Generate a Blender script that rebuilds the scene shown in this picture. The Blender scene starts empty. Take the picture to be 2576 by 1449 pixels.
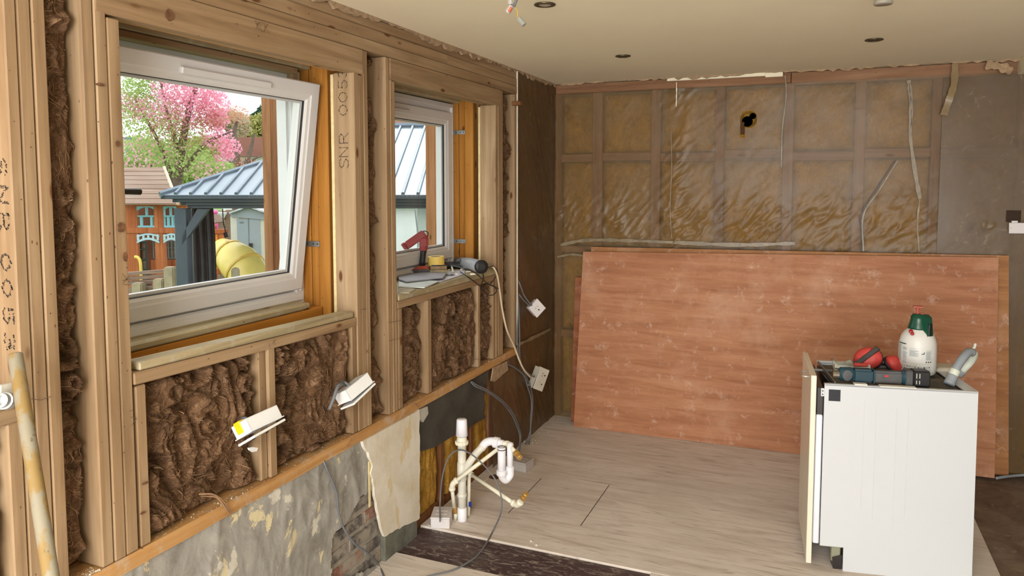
import bpy, bmesh, math, random
import numpy as np
from math import sin, cos, tan, atan, pi, radians, sqrt
from mathutils import Vector, Matrix, Euler
random.seed(7)
SC = bpy.context.scene
COL = SC.collection
# ------------------------------------------------------------------ camera, world, lights, exposure
FPX, PPX, PPY = 1855.0, 1288.0, 594.0
PITCH = atan((PPY-461)/FPX); YAW = atan((2068-PPX)*cos(PITCH)/FPX)
CAM = Vector((1.7474, 0, 1.678)); B = 4.966; CEIL = 2.37
cd = bpy.data.cameras.new('camera'); cam = bpy.data.objects.new('camera', cd); COL.objects.link(cam)
cd.sensor_width = 36; cd.lens = FPX/2576*36; cd.shift_y = -(724.5-PPY)/2576; cd.clip_start = .02; cd.clip_end = 300
cam.location = CAM; cam.rotation_euler = (pi/2-PITCH, 0, YAW); SC.camera = cam
W = bpy.data.worlds.new('sky'); SC.world = W; W.use_nodes = True
wn = W.node_tree; wn.nodes.clear()
wo = wn.nodes.new('ShaderNodeOutputWorld'); wb = wn.nodes.new('ShaderNodeBackground')
tc = wn.nodes.new('ShaderNodeTexCoord'); nz = wn.nodes.new('ShaderNodeTexNoise'); cr = wn.nodes.new('ShaderNodeValToRGB')
nz.inputs['Scale'].default_value = 2.2; nz.inputs['Detail'].default_value = 5
cr.color_ramp.elements[0].position = .35; cr.color_ramp.elements[0].color = (.72, .86, 1, 1)
cr.color_ramp.elements[1].position = .6; cr.color_ramp.elements[1].color = (1, 1, 1, 1)
wn.links.new(tc.outputs['Generated'], nz.inputs['Vector']); wn.links.new(nz.outputs['Fac'], cr.inputs['Fac'])
wn.links.new(cr.outputs['Color'], wb.inputs['Color']); wb.inputs['Strength'].default_value = 1.7
wn.links.new(wb.outputs[0], wo.inputs[0])
def area(name, loc, rot, sx, sy, power, col=(1, .97, .92)):
    l = bpy.data.lights.new(name, 'AREA'); l.shape = 'RECTANGLE'; l.size = sx; l.size_y = sy; l.energy = power; l.color = col
    o = bpy.data.objects.new(name, l); COL.objects.link(o); o.location = loc; o.rotation_euler = rot; return o
# added fill light at assumed, unseen doors behind the camera, tilted upward
area('assumed_doors_fill_light', (1.9, -2.9, 1.1), (radians(124), 0, 0), 3.2, 2.0, 185, (.98, .99, 1))
# added overhead fill lamp behind the camera, brightens floor and ceiling
area('overhead_fill_light', (1.25, -1.0, 2.34), (radians(22), 0, 0), 1.8, 1.8, 150, (.98, .99, 1))
sun = bpy.data.lights.new('sun', 'SUN'); sun.energy = .9; sun.angle = radians(25); sun.color = (1, .96, .9)
so = bpy.data.objects.new('sun', sun); COL.objects.link(so); so.rotation_euler = (radians(38), 0, radians(205))
vs = SC.view_settings; vs.view_transform = 'Standard'; vs.look = 'None'; vs.gamma = 1; vs.exposure = .38; vs.use_curve_mapping = False

# ------------------------------------------------------------------ measuring helpers: photo pixel -> point on a known plane
_fw = Vector((-sin(YAW)*cos(PITCH), cos(YAW)*cos(PITCH), -sin(PITCH))); _rt = Vector((cos(YAW), sin(YAW), 0)); _up = _rt.cross(_fw)
def ray(px, py): return _fw + _rt*((px-PPX)/FPX) - _up*((py-PPY)/FPX)
def Zp(px, py, z=0): d = ray(px, py); return CAM + d*((z-CAM.z)/d.z)
def Xp(px, py, x=0): d = ray(px, py); return CAM + d*((x-CAM.x)/d.x)
def Yp(px, py, y): d = ray(px, py); return CAM + d*((y-CAM.y)/d.y)
HF = Vector((-sin(YAW), cos(YAW), 0)); HR = Vector((cos(YAW), sin(YAW), 0))
def rd(px, py, d):          # garden coordinates: metres right of the view heading, metres forward, height
    v = ray(px, py); P = v*(d/v.dot(HF)); return (P.dot(HR), d, CAM.z+P.z)

# ------------------------------------------------------------------ materials
def L1(c): c /= 255.; return c/12.92 if c <= .04045 else ((c+.055)/1.055)**2.4
def rgb(r, g, b): return (L1(r), L1(g), L1(b), 1)
class NB:
    def __init__(s, name):
        s.m = bpy.data.materials.new(name); s.m.use_nodes = True; s.t = s.m.node_tree
        s.p = s.t.nodes['Principled BSDF']; s.out = s.t.nodes['Material Output']
        s.tc = s.t.nodes.new('ShaderNodeTexCoord'); s.oi = None
    def n(s, ty, **kw):
        x = s.t.nodes.new(ty)
        for k, v in kw.items(): setattr(x, k, v)
        return x
    def l(s, a, b): s.t.links.new(a, b)
    def coord(s, scale=(1, 1, 1), rnd=True):
        mp = s.n('ShaderNodeMapping'); mp.inputs['Scale'].default_value = scale
        src = s.tc.outputs['Object']
        if rnd:
            if not s.oi:
                s.oi = s.n('ShaderNodeObjectInfo'); s.ml = s.n('ShaderNodeVectorMath', operation='MULTIPLY_ADD')
                s.l(s.oi.outputs['Random'], s.ml.inputs[0]); s.ml.inputs[1].default_value = (37, 53, 71); s.l(src, s.ml.inputs[2])
            src = s.ml.outputs[0]
        s.l(src, mp.inputs['Vector']); return mp.outputs[0]
    def noise(s, vec, scale=5, detail=5, rough=.55, dist=0):
        x = s.n('ShaderNodeTexNoise'); x.inputs['Scale'].default_value = scale; x.inputs['Detail'].default_value = detail
        x.inputs['Roughness'].default_value = rough; x.inputs['Distortion'].default_value = dist
        s.l(vec, x.inputs['Vector']); return x.outputs['Fac']
    def voro(s, vec, scale=5, feat='F1'):
        x = s.n('ShaderNodeTexVoronoi', feature=feat); x.inputs['Scale'].default_value = scale; s.l(vec, x.inputs['Vector']); return x.outputs['Distance']
    def ramp(s, fac, stops):
        x = s.n('ShaderNodeValToRGB'); e = x.color_ramp.elements
        while len(e) < len(stops): e.new(.5)
        for i, (p, c) in enumerate(stops):
            e[i].position = p; e[i].color = c if len(c) == 4 else (*c, 1)
        s.l(fac, x.inputs['Fac']); return x.outputs['Color']
    def mix(s, a, b, fac, blend='MIX'):
        x = s.n('ShaderNodeMix', data_type='RGBA', blend_type=blend)
        for inp, v in ((x.inputs[0], fac), (x.inputs[6], a), (x.inputs[7], b)):
            if hasattr(v, 'is_output'): s.l(v, inp)
            else: inp.default_value = v
        return x.outputs[2]
    def bump(s, h, strength=.3, dist=.005):
        x = s.n('ShaderNodeBump'); x.inputs['Strength'].default_value = strength; x.inputs['Distance'].default_value = dist
        s.l(h, x.inputs['Height']); s.l(x.outputs[0], s.p.inputs['Normal']); return x
    def base(s, c):
        if hasattr(c, 'is_output'): s.l(c, s.p.inputs['Base Color'])
        else: s.p.inputs['Base Color'].default_value = c
    def set(s, **k):
        for kk, v in k.items(): s.p.inputs[kk.replace('_', ' ')].default_value = v
BW = lambda v: (v, v, v, 1)
def plain(name, c, rough=.5, metal=0, var=.12, scale=9, bump=0, spec=.5):
    b = NB(name); v = b.coord(); n = b.noise(v, scale, 4)
    dk = tuple(x*(1-var) for x in c[:3])+(1,); lt = tuple(min(1, x*(1+var)) for x in c[:3])+(1,)
    b.base(b.ramp(n, [(.3, dk), (.7, lt)])); b.set(Roughness=rough, Metallic=metal)
    b.p.inputs['Specular IOR Level'].default_value = spec
    if bump: b.bump(b.noise(v, scale*6, 4), bump, .003)
    return b.m
def wood(name, axis, lo, mid, hi, knots=True, rough=.65, kcol=rgb(96, 58, 30), dirt=0):
    b = NB(name); st = [16, 16, 16]; st[axis] = .9
    v = b.coord(tuple(st)); n = b.noise(v, 1.3, 6, .6, .6); st2 = [70, 70, 70]; st2[axis] = 2
    n2 = b.noise(b.coord(tuple(st2)), 1, 3)
    c = b.ramp(n, [(.28, lo), (.48, mid), (.72, hi)])
    c = b.mix(c, b.ramp(n2, [(.3, BW(.82)), (.65, BW(1.0))]), .7, 'MULTIPLY')
    big = b.noise(b.coord((1.3, 1.3, 1.3)), 1.6, 2); c = b.mix(c, b.ramp(big, [(.35, (.86, .80, .74, 1)), (.65, (1, 1, 1, 1))]), .8, 'MULTIPLY')
    if knots:
        sk = [11, 11, 11]; sk[axis] = 4.2
        k = b.voro(b.coord(tuple(sk)), 1); f = b.ramp(k, [(.07, BW(1)), (.13, BW(0))]); c = b.mix(c, kcol, f)
        sk2 = [30, 30, 30]; sk2[axis] = 14
        k2 = b.voro(b.coord(tuple(sk2)), 1); f2 = b.ramp(k2, [(.045, BW(.8)), (.075, BW(0))]); c = b.mix(c, rgb(80, 50, 30), f2)
    if dirt:
        d = b.noise(b.coord((1, 1, 1)), 14, 6, .7); f = b.ramp(d, [(.52, BW(0)), (.66, BW(dirt))]); c = b.mix(c, rgb(190, 184, 170), f)
    b.base(c); b.set(Roughness=rough); b.p.inputs['Specular IOR Level'].default_value = .25; b.bump(n2, .25, .002); return b.m
P_LO, P_MID, P_HI = rgb(130, 104, 76), rgb(157, 130, 98), rgb(178, 152, 119)
PZ = wood('pine_upright', 2, P_LO, P_MID, P_HI); PY_ = wood('pine_lengthwise', 1, P_LO, P_MID, P_HI)
PYD = wood('pine_plate_dusty', 1, rgb(160, 118, 70), rgb(190, 144, 90), rgb(204, 162, 108), dirt=.45)
PYG = wood('pine_grey_weathered', 1, rgb(140, 128, 100), rgb(172, 158, 124), rgb(196, 182, 146), dirt=.4)
OZ = wood('treated_timber_upright', 2, rgb(140, 88, 30), rgb(176, 118, 46), rgb(196, 140, 66)); OY = wood('treated_timber_lengthwise', 1, rgb(150, 92, 30), rgb(184, 122, 46), rgb(200, 142, 66))
OZD = wood('old_stud_brown', 2, rgb(92, 58, 32), rgb(122, 80, 46), rgb(142, 98, 60)); OXD = wood('old_rail_brown', 0, rgb(110, 76, 50), rgb(138, 100, 70), rgb(158, 120, 90))
OZB = wood('old_stud_pale_brown', 2, rgb(120, 86, 60), rgb(146, 108, 80), rgb(166, 128, 98), knots=False)
SPLIN = plain('sawn_edge_pale', rgb(214, 190, 142), .8, bump=.8, scale=40)
def wool_mat(name, cols, bs=1):
    b = NB(name); v = b.coord((1, 1, 1)); w = b.noise(v, 9, 4, .6, 1.5)
    sep = b.n('ShaderNodeVectorMath', operation='MULTIPLY_ADD'); b.l(w, sep.inputs[0]); sep.inputs[1].default_value = (.25, .25, .25); b.l(v, sep.inputs[2])
    mp = b.n('ShaderNodeMapping'); mp.inputs['Scale'].default_value = (60, 60, 18); mp.inputs['Rotation'].default_value = (.5, .3, .2); b.l(sep.outputs[0], mp.inputs['Vector'])
    n = b.noise(mp.outputs[0], 1.2, 7, .65, .8); g = b.noise(v, 11, 3)
    c = b.ramp(n, [(.25, cols[0]), (.47, cols[1]), (.62, cols[2]), (.8, cols[3])])
    c = b.mix(c, b.ramp(g, [(.3, BW(.62)), (.7, BW(1.12))]), .8, 'MULTIPLY')
    b.base(c); b.set(Roughness=.95); b.p.inputs['Specular IOR Level'].default_value = .1
    b.bump(n, .75*bs, .012); return b.m
WOOL = wool_mat('brown_mineral_wool', [rgb(62, 44, 30), rgb(112, 83, 59), rgb(148, 116, 88), rgb(198, 170, 138)])
STRAND = plain('wool_strand', rgb(150, 116, 84), .9, var=.35, scale=14)
YWOOL = wool_mat('yellow_glass_wool', [rgb(124, 84, 26), rgb(166, 122, 48), rgb(188, 148, 72), rgb(208, 176, 110)], .6)
YWOOL2 = wool_mat('yellow_glass_wool_faded', [rgb(130, 92, 34), rgb(164, 120, 48), rgb(178, 136, 62), rgb(192, 154, 82)], .3)
UPVC = plain('white_upvc', rgb(214, 212, 210), .32, var=.03, scale=4); WHITE = plain('white_plastic', rgb(232, 232, 230), .35, var=.03)
GASKET = plain('black_rubber', rgb(32, 32, 34), .6); BLACK = plain('black_plastic', rgb(26, 26, 28), .45); STEEL = plain('galvanised_steel', rgb(150, 152, 150), .4, .8, scale=30)
CREAMP = plain('cream_push_fit_plastic', rgb(228, 222, 200), .35, var=.04); PIPEW = plain('white_waste_plastic', rgb(232, 230, 234), .3, var=.05); PIPEO = plain('ivory_solvent_pipe', rgb(214, 210, 196), .4, var=.06, scale=14)
BRASS = plain('brass', rgb(206, 164, 92), .3, .6); CABLE = plain('grey_cable', rgb(104, 106, 108), .5); CABLEW = plain('cream_flex', rgb(206, 188, 156), .5); YEL = plain('yellow_terminal', rgb(236, 190, 20), .5)
BOXW = plain('white_box_plastic', rgb(216, 210, 208), .45, var=.04); BOXG = plain('grey_box_plastic', rgb(178, 170, 164), .5, var=.04)
CEILM = plain('ceiling_paint', rgb(236, 226, 198), .85, var=.02, scale=2); DUST = plain('plaster_dust', rgb(196, 188, 172), .95, var=.2, scale=30)
BROKEN = plain('broken_plaster_edge', rgb(160, 134, 104), .95, var=.3, scale=40, bump=.8)
def glassy(name, tint=(1, 1, 1, 1), gl=.06):
    b = NB(name); t = b.n('ShaderNodeBsdfTransparent'); t.inputs[0].default_value = tint
    g = b.n('ShaderNodeBsdfGlossy'); g.inputs['Roughness'].default_value = .02
    lw = b.n('ShaderNodeLayerWeight'); lw.inputs[0].default_value = .5; pw = b.n('ShaderNodeMath', operation='POWER'); b.l(lw.outputs['Facing'], pw.inputs[0]); pw.inputs[1].default_value = 4
    fr = b.n('ShaderNodeMath', operation='MULTIPLY_ADD'); b.l(pw.outputs[0], fr.inputs[0]); fr.inputs[1].default_value = .3; fr.inputs[2].default_value = .025; mx = b.n('ShaderNodeMixShader')
    b.l(fr.outputs[0], mx.inputs[0]); b.l(t.outputs[0], mx.inputs[1]); b.l(g.outputs[0], mx.inputs[2]); b.l(mx.outputs[0], b.out.inputs[0]); return b.m
GLASS = glassy('window_glass', (.97, .985, .98, 1))
def membrane(name, opac=.5, col=rgb(142, 116, 78)):
    b = NB(name); v = b.coord((1, 1, 1), False); n = b.noise(v, 3, 5, .6); f = b.noise(v, 22, 6, .6, 1.2)
    c = b.ramp(n, [(.3, tuple(x*.7 for x in col[:3])+(1,)), (.7, col)]); c = b.mix(c, rgb(70, 48, 22), b.ramp(b.noise(v, 6, 6, .72), [(.56, BW(0)), (.68, BW(.75))])); c = b.mix(c, rgb(168, 156, 130), b.ramp(b.noise(v, 9, 6, .75, 1.5), [(.58, BW(0)), (.72, BW(.6))])); b.base(c); b.set(Roughness=.36); b.p.inputs['Specular IOR Level'].default_value = .55
    b.bump(f, .12, .006)
    t = b.n('ShaderNodeBsdfTransparent'); t.inputs[0].default_value = (.93, .9, .84, 1); mx = b.n('ShaderNodeMixShader')
    fac = b.ramp(b.noise(v, 2.3, 4, .6), [(.3, BW(opac-.12)), (.7, BW(opac+.14))]); b.l(fac, mx.inputs[0])
    b.l(t.outputs[0], mx.inputs[1]); b.l(b.p.outputs[0], mx.inputs[2]); b.l(mx.outputs[0], b.out.inputs[0]); return b.m
MEMB = membrane('polythene_membrane', .40); MEMB2 = membrane('polythene_membrane_thick', .58, rgb(112, 86, 48)); MEMB3 = membrane('polythene_membrane_hazy', .74, rgb(104, 78, 46)); POLYE = plain('creased_polythene_edge', rgb(128, 112, 84), .4, var=.3, scale=25)

# ------------------------------------------------------------------ mesh helpers
def mk(name, V, F, m, parent=None, local=False, smooth=False, origin=None):
    V = np.asarray(V, dtype=float).reshape(-1, 3)
    me = bpy.data.meshes.new(name)
    if local or len(V) == 0: loc = np.zeros(3)
    elif origin is not None: loc = np.array(origin, dtype=float)
    else: loc = (V.min(0)+V.max(0))/2
    me.from_pydata((V-loc).tolist(), [], [tuple(int(i) for i in f) for f in F])
    ms = m if isinstance(m, (list, tuple)) else [m]
    for x in ms: me.materials.append(x)
    if smooth: me.polygons.foreach_set('use_smooth', [True]*len(me.polygons))
    me.update(); o = bpy.data.objects.new(name, me); COL.objects.link(o); o.location = loc
    if parent is not None:
        o.parent = parent
        if not local: o.matrix_parent_inverse = world(parent).inverted()
    return o
def world(o):
    M = Matrix.LocRotScale(o.location, o.rotation_euler, o.scale)
    if o.parent: return world(o.parent) @ o.matrix_parent_inverse @ M
    return M
def tag(o, label=None, cat=None, group=None, kind=None):
    for k, v in (('label', label), ('category', cat), ('group', group), ('kind', kind)):
        if v: o[k] = v
    return o
def thing(name, label, cat, loc=(0, 0, 0), rot=(0, 0, 0), group=None, kind=None):
    o = bpy.data.objects.new(name, None); COL.objects.link(o); o.location = loc; o.rotation_euler = rot; o.empty_display_size = .05
    return tag(o, label, cat, group, kind)
class MB:
    def __init__(s): s.V = []; s.F = []
    def add(s, V, F):
        k = len(s.V); s.V += [tuple(v) for v in V]; s.F += [tuple(i+k for i in f) for f in F]; return s
    def box(s, a, b, bev=0, M=None):
        x0, x1 = sorted((a[0], b[0])); y0, y1 = sorted((a[1], b[1])); z0, z1 = sorted((a[2], b[2]))
        c = Vector(((x0+x1)/2, (y0+y1)/2, (z0+z1)/2)); h = Vector(((x1-x0)/2, (y1-y0)/2, (z1-z0)/2))
        e = min(bev, .45*min(h))
        if e <= 0:
            V = [(x, y, z) for x in (x0, x1) for y in (y0, y1) for z in (z0, z1)]
            F = [(0, 1, 3, 2), (4, 6, 7, 5), (0, 4, 5, 1), (2, 3, 7, 6), (0, 2, 6, 4), (1, 5, 7, 3)]
        else:
            bm = bmesh.new(); bmesh.ops.create_cube(bm, size=1)
            for v in bm.verts: v.co = Vector((c.x+v.co.x*2*h.x, c.y+v.co.y*2*h.y, c.z+v.co.z*2*h.z))
            bmesh.ops.bevel(bm, geom=bm.edges[:], offset=e, segments=1 if e < .006 else 2, affect='EDGES')
            V = [tuple(v.co) for v in bm.verts]; F = [tuple(v.index for v in f.verts) for f in bm.faces]; bm.free()
        if M is not None: V = [tuple(M @ Vector(v)) for v in V]
        return s.add(V, F)
    def prism(s, pts, d):            # planar polygon pts (3D) pushed by vector d
        n = len(pts); d = Vector(d); V = [tuple(p) for p in pts]+[tuple(Vector(p)+d) for p in pts]
        F = [tuple(range(n))[::-1], tuple(range(n, 2*n))]+[(i, (i+1) % n, n+(i+1) % n, n+i) for i in range(n)]
        return s.add(V, F)
    def tube(s, pts, r, n=8, cap=True):
        P = [Vector(p) for p in pts]; k = len(P); R = r if isinstance(r, (list, tuple)) else [r]*k
        T = [((P[min(i+1, k-1)]-P[max(i-1, 0)]).normalized()) for i in range(k)]
        a = T[0].orthogonal().normalized(); V = []; F = []
        for i in range(k):
            if i: a = (a - T[i]*a.dot(T[i])).normalized()
            b = T[i].cross(a)
            for j in range(n):
                q = 2*pi*j/n; V.append(tuple(P[i]+(a*cos(q)+b*sin(q))*R[i]))
        for i in range(k-1):
            for j in range(n): F.append((i*n+j, i*n+(j+1) % n, (i+1)*n+(j+1) % n, (i+1)*n+j))
        if cap: F.append(tuple(range(n))[::-1]); F.append(tuple((k-1)*n+j for j in range(n)))
        return s.add(V, F)
    def lathe(s, prof, c=(0, 0, 0), n=24, M=None, cap=True):   # prof [(r,z)]
        V = []; F = []; c = Vector(c)
        for r, z in prof:
            for j in range(n):
                p = Vector((r*cos(2*pi*j/n), r*sin(2*pi*j/n), z)); p = (M @ p if M is not None else p)+c; V.append(tuple(p))
        for i in range(len(prof)-1):
            for j in range(n): F.append((i*n+j, i*n+(j+1) % n, (i+1)*n+(j+1) % n, (i+1)*n+j))
        if cap: F.append(tuple(range(n))[::-1]); F.append(tuple((len(prof)-1)*n+j for j in range(n)))
        return s.add(V, F)
    def build(s, name, m, parent=None, **k): return mk(name, s.V, s.F, m, parent, **k)
def box(name, a, b, m, parent=None, bev=.003, **k): return MB().box(a, b, bev).build(name, m, parent, **k)
def tube(name, pts, r, m, parent=None, n=8, **k): return MB().tube(pts, r, n).build(name, m, parent, smooth=True, **k)
def cat(pts, k=8):
    P = [Vector(p) for p in pts]; P = [P[0]*2-P[1]]+P+[P[-1]*2-P[-2]]; out = []
    for i in range(1, len(P)-2):
        for j in range(k):
            t = j/k; a, b, c, d = P[i-1:i+3]
            out.append(.5*((2*b)+(c-a)*t+(2*a-5*b+4*c-d)*t*t+(3*b-a-3*c+d)*t**3))
    out.append(P[-2]); return out
# vectorised value noise
_rs = np.random.RandomState(5); _G = _rs.rand(256, 256)
def vn(x, y, s=0):
    x = x+s*17.3; y = y+s*9.1; xi = np.floor(x).astype(int); yi = np.floor(y).astype(int); fx = x-xi; fy = y-yi
    fx = fx*fx*(3-2*fx); fy = fy*fy*(3-2*fy); g = lambda a, b: _G[a % 256, b % 256]
    return (g(xi, yi)*(1-fx)+g(xi+1, yi)*fx)*(1-fy)+(g(xi, yi+1)*(1-fx)+g(xi+1, yi+1)*fx)*fy
def fbm(x, y, o=4, s=0):
    a = 0; w = .5
    for i in range(o): a = a+w*vn(x*2**i, y*2**i, s+i); w *= .5
    return a
def grid(us, vs, fn, keep=None):     # fn(U,V)->X,Y,Z arrays
    U, Vv = np.meshgrid(us, vs, indexing='ij'); X, Y, Z = fn(U, Vv); n, m = U.shape
    V = np.stack([X, Y, Z], -1).reshape(-1, 3); I = np.arange(n*m).reshape(n, m)
    Q = np.stack([I[:-1, :-1], I[1:, :-1], I[1:, 1:], I[:-1, 1:]], -1)
    if keep is not None:
        uc = (U[:-1, :-1]+U[1:, 1:])/2; vc = (Vv[:-1, :-1]+Vv[1:, 1:])/2; Q = Q[keep(uc, vc)]
    else: Q = Q.reshape(-1, 4)
    return V, Q
def bl(u): return u.tolist()

# ------------------------------------------------------------------ SETTING: room shell
def pit_mat():
    b = NB('ply_floor_dusty'); v = b.coord((1, 1, 1)); g = b.noise(b.coord((1.6, 14, 1)), 1.2, 7, .7, .8)
    c = b.ramp(g, [(.3, rgb(188, 172, 158)), (.5, rgb(216, 204, 193)), (.7, rgb(226, 217, 207))])
    st = b.noise(b.coord((5, 40, 1)), 1, 4, .6, 1); c = b.mix(c, rgb(122, 100, 80), b.ramp(st, [(.56, BW(0)), (.72, BW(.6))]))
    du = b.noise(v, 1.7, 6, .65); c = b.mix(c, rgb(196, 186, 172), b.ramp(du, [(.42, BW(0)), (.65, BW(.6))]))
    sp = b.noise(v, 24, 5, .7); c = b.mix(c, rgb(212, 206, 194), b.ramp(sp, [(.64, BW(0)), (.74, BW(.8))]))
    b.base(c); b.set(Roughness=.85); b.bump(g, .2, .003); return b.m
PLYF = pit_mat()
b = NB('old_dirty_floor'); v = b.coord((1, 1, 1)); c = b.ramp(b.noise(v, 4, 7, .7, .5), [(.3, rgb(84, 64, 50)), (.5, rgb(112, 92, 76)), (.68, rgb(136, 118, 102))])
c = b.mix(c, rgb(180, 168, 154), b.ramp(b.noise(v, 18, 6, .7), [(.6, BW(0)), (.72, BW(.6))])); b.base(c); b.set(Roughness=.8); b.bump(b.noise(v, 30, 5), .3, .004); OLDF = b.m
b = NB('dark_phenolic_board'); v = b.coord((1, 1, 1)); n1 = b.noise(b.coord((9, 26, 1)), 1.5, 8, .75, 1.2)
c = b.ramp(n1, [(.35, rgb(58, 40, 42)), (.52, rgb(72, 54, 54)), (.6, rgb(140, 130, 120)), (.75, rgb(160, 150, 140))]); b.base(b.mix(c, rgb(96, 84, 80), b.ramp(b.noise(v, 5, 4), [(.4, BW(0)), (.7, BW(.5))]))); b.set(Roughness=.6); b.bump(n1, .2, .002); DARKB = b.m
fl = tag(box('floor', (-.12, -3.2, -.12), (4.6, B+.13, -.02), OLDF, bev=0), kind='structure')
box('floor_board', (-.03, 3.07, -.02), (2.5, B+.08, 0), PLYF, fl, bev=.002)
box('floor_board', (1.112, .6, -.02), (2.5, 3.067, 0), PLYF, fl, bev=.002)
box('floor_board', (-.02, -.62, -.02), (2.5, .597, 0), PLYF, fl, bev=.002)
box('floor_board', (-.02, -3.18, -.02), (4.58, -.623, 0), PLYF, fl, bev=.002)
box('floor_board', (-.02, .6, -.02), (1.108, 2.795, 0), PLYF, fl, bev=.002)
tag(box('recessed_floor_board', (-.02, 2.798, -.02), (1.108, 3.066, -.008), DARKB, fl, bev=.001), 'dark scuffed board set into the pale floor')
for x, y0, y1 in ((.70, 3.37, 3.9), (.318, 3.36, 3.84), (1.677, 4.47, 4.83)):
    box('saw_cut', (x-.0018, y0, -.004), (x+.0018, y1, .0006), GASKET, fl, bev=0)
ce = tag(box('ceiling', (-.10, -3.2, CEIL), (4.6, B+.1, CEIL+.1), CEILM, bev=0), kind='structure')
tag(box('ceiling_downstand', (2.74, 4.80, 2.285), (4.6, B, CEIL+.001), CEILM, ce, bev=.004), 'boxed drop of the ceiling above the back wall')
# ragged broken edge where ceiling board met the walls
def ragged(name, p0, p1, drop, out, m, parent, seed, n=60, th=.008):
    rr = random.Random(seed); p0 = Vector(p0); p1 = Vector(p1); o = Vector(out); mb = MB(); pts = []
    for i in range(n+1):
        t = i/n; pts.append((p0.lerp(p1, t), drop*(.25+rr.random())*(.4+.6*abs(sin(t*9+seed)))))
    for i in range(n):
        a, da = pts[i]; b_, db = pts[i+1]
        mb.prism([a, b_, b_-Vector((0, 0, db)), a-Vector((0, 0, da))], o*th)
    return mb.build(name, m, parent)
ragged('plaster_edge', (.0, 1.6, CEIL+.004), (.0, 4.93, CEIL+.004), .03, (1, 0, 0), BROKEN, ce, 3, 110, .012)
ragged('plaster_edge', (.05, B-.035, CEIL+.004), (2.75, B-.035, CEIL+.004), .02, (0, -1, 0), BROKEN, ce, 5, 90, .012)
wr = tag(box('wall_right', (4.6, -3.2, -.02), (4.7, B, CEIL), plain('wall_paint', rgb(176, 172, 164), .9), bev=0), kind='structure')
mb = MB(); mb.box((-.4, -3.3, -.1), (.2, -3.2, CEIL)); mb.box((3.6, -3.3, -.1), (4.7, -3.2, CEIL)); mb.box((.2, -3.3, 2.2), (3.6, -3.2, CEIL))  # wall out of view; its wide opening is assumed, for the added light
wf = tag(mb.build('wall_front', wr.data.materials[0]), kind='structure')

# ------------------------------------------------------------------ back wall: studs, wool, polythene
wbk = tag(box('wall_back', (-.1, B+.085, -.02), (4.6, B+.13, CEIL), plain('outer_sheathing', rgb(120, 96, 60), .9), bev=0), kind='structure')
SX = [(-.012, .043), (.271, .34), (.68, .742), (1.098, 1.156), (1.516, 1.575), (1.92, 1.979), (2.33, 2.379), (2.76, 2.82), (3.2, 3.26), (3.64, 3.7), (4.08, 4.14), (4.5, 4.56)]
for i, (a, c_) in enumerate(SX): box('stud', (a, B, 0), (c_, B+.085, 2.30), OZB if i % 3 else OZD, wbk)
box('head_rail', (-.0, B-.006, 2.302), (1.55, B+.08, 2.366), OXD, wbk); box('head_rail', (1.553, B-.003, 2.288), (4.6, B+.08, 2.366), OXD, wbk)
for i in range(len(SX)-1):
    a, c_ = SX[i][1]+.001, SX[i+1][0]-.001
    dz = [.0, .006, -.004, .012, -.008, .004, 0, 0, 0, 0, 0][i]
    box('noggin', (a, B+.002, 1.826+dz), (c_, B+.07, 1.882+dz), OXD, wbk); box('noggin', (a, B+.002, 1.19-dz), (c_, B+.07, 1.235-dz), OXD, wbk)
    box('noggin', (a, B+.002, .58+dz), (c_, B+.07, .63+dz), OXD, wbk)
    for j, (z0, z1) in enumerate(((.02, .575), (.64, 1.18), (1.245, 1.82), (1.89, 2.285))):
        if i > 7: continue
        us = np.linspace(a, c_, 26); vs_ = np.linspace(z0, z1, 36)
        def fn(U, Vv, a=a, c_=c_, z0=z0, z1=z1, s=i*4+j):
            e = np.minimum(np.minimum(U-a, c_-U), np.minimum(Vv-z0, z1-Vv)); puff = np.clip(e/.05, 0, 1)**.5
            return U, B+.045-.035*puff+.022*fbm(U*9, Vv*9, 4, s), Vv
        V, Q = grid(us, vs_, fn); mk('insulation_batt', V, Q, YWOOL2, wbk, smooth=True)
# the sheet
HX, HZ = 1.303, 2.05
def mem_y(U, Vv):
    w = .010*fbm(U*2.5, Vv*2.5, 3, 2)
    r1 = 1-np.abs(2*fbm((U+Vv*.7)*5, (Vv-U*.7)*14, 3, 8)-1); r2 = 1-np.abs(2*fbm((U-Vv*.8)*16, (Vv+U*.8)*4, 3, 12)-1)
    zone = np.exp(-((Vv-1.42)/.16)**2)*(.5+.5*np.sin(U*7.4+1.0)**2)+.6*np.exp(-((U-.86)/.07)**2)+.07
    return B-.012-w-.010*zone*(r1**6+r2**6)
def hole(U, Vv):
    hd = ((U-HX-.003)/.052)**2+((Vv-2.085)/.058)**2 > 1
    sl = ~((np.abs(U-(HX-.035)) < .016) & (Vv > 1.965) & (Vv < 2.09))
    return hd & sl
V, Q = grid(np.linspace(0, 3.4, 340), np.linspace(.0, 2.30, 230), lambda U, Vv: (U, mem_y(U, Vv), Vv), hole)
mk('vapour_membrane', V, Q, MEMB, wbk, smooth=True)
V, Q = grid(np.linspace(2.378, 4.58, 120), np.linspace(.0, 2.285, 120), lambda U, Vv: (U, B-.028-.006*fbm(U*3, Vv*3, 3, 9), Vv))
tag(mk('vapour_membrane', V, Q, MEMB2, wbk, smooth=True), 'second thicker layer of dusty polythene')
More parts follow.
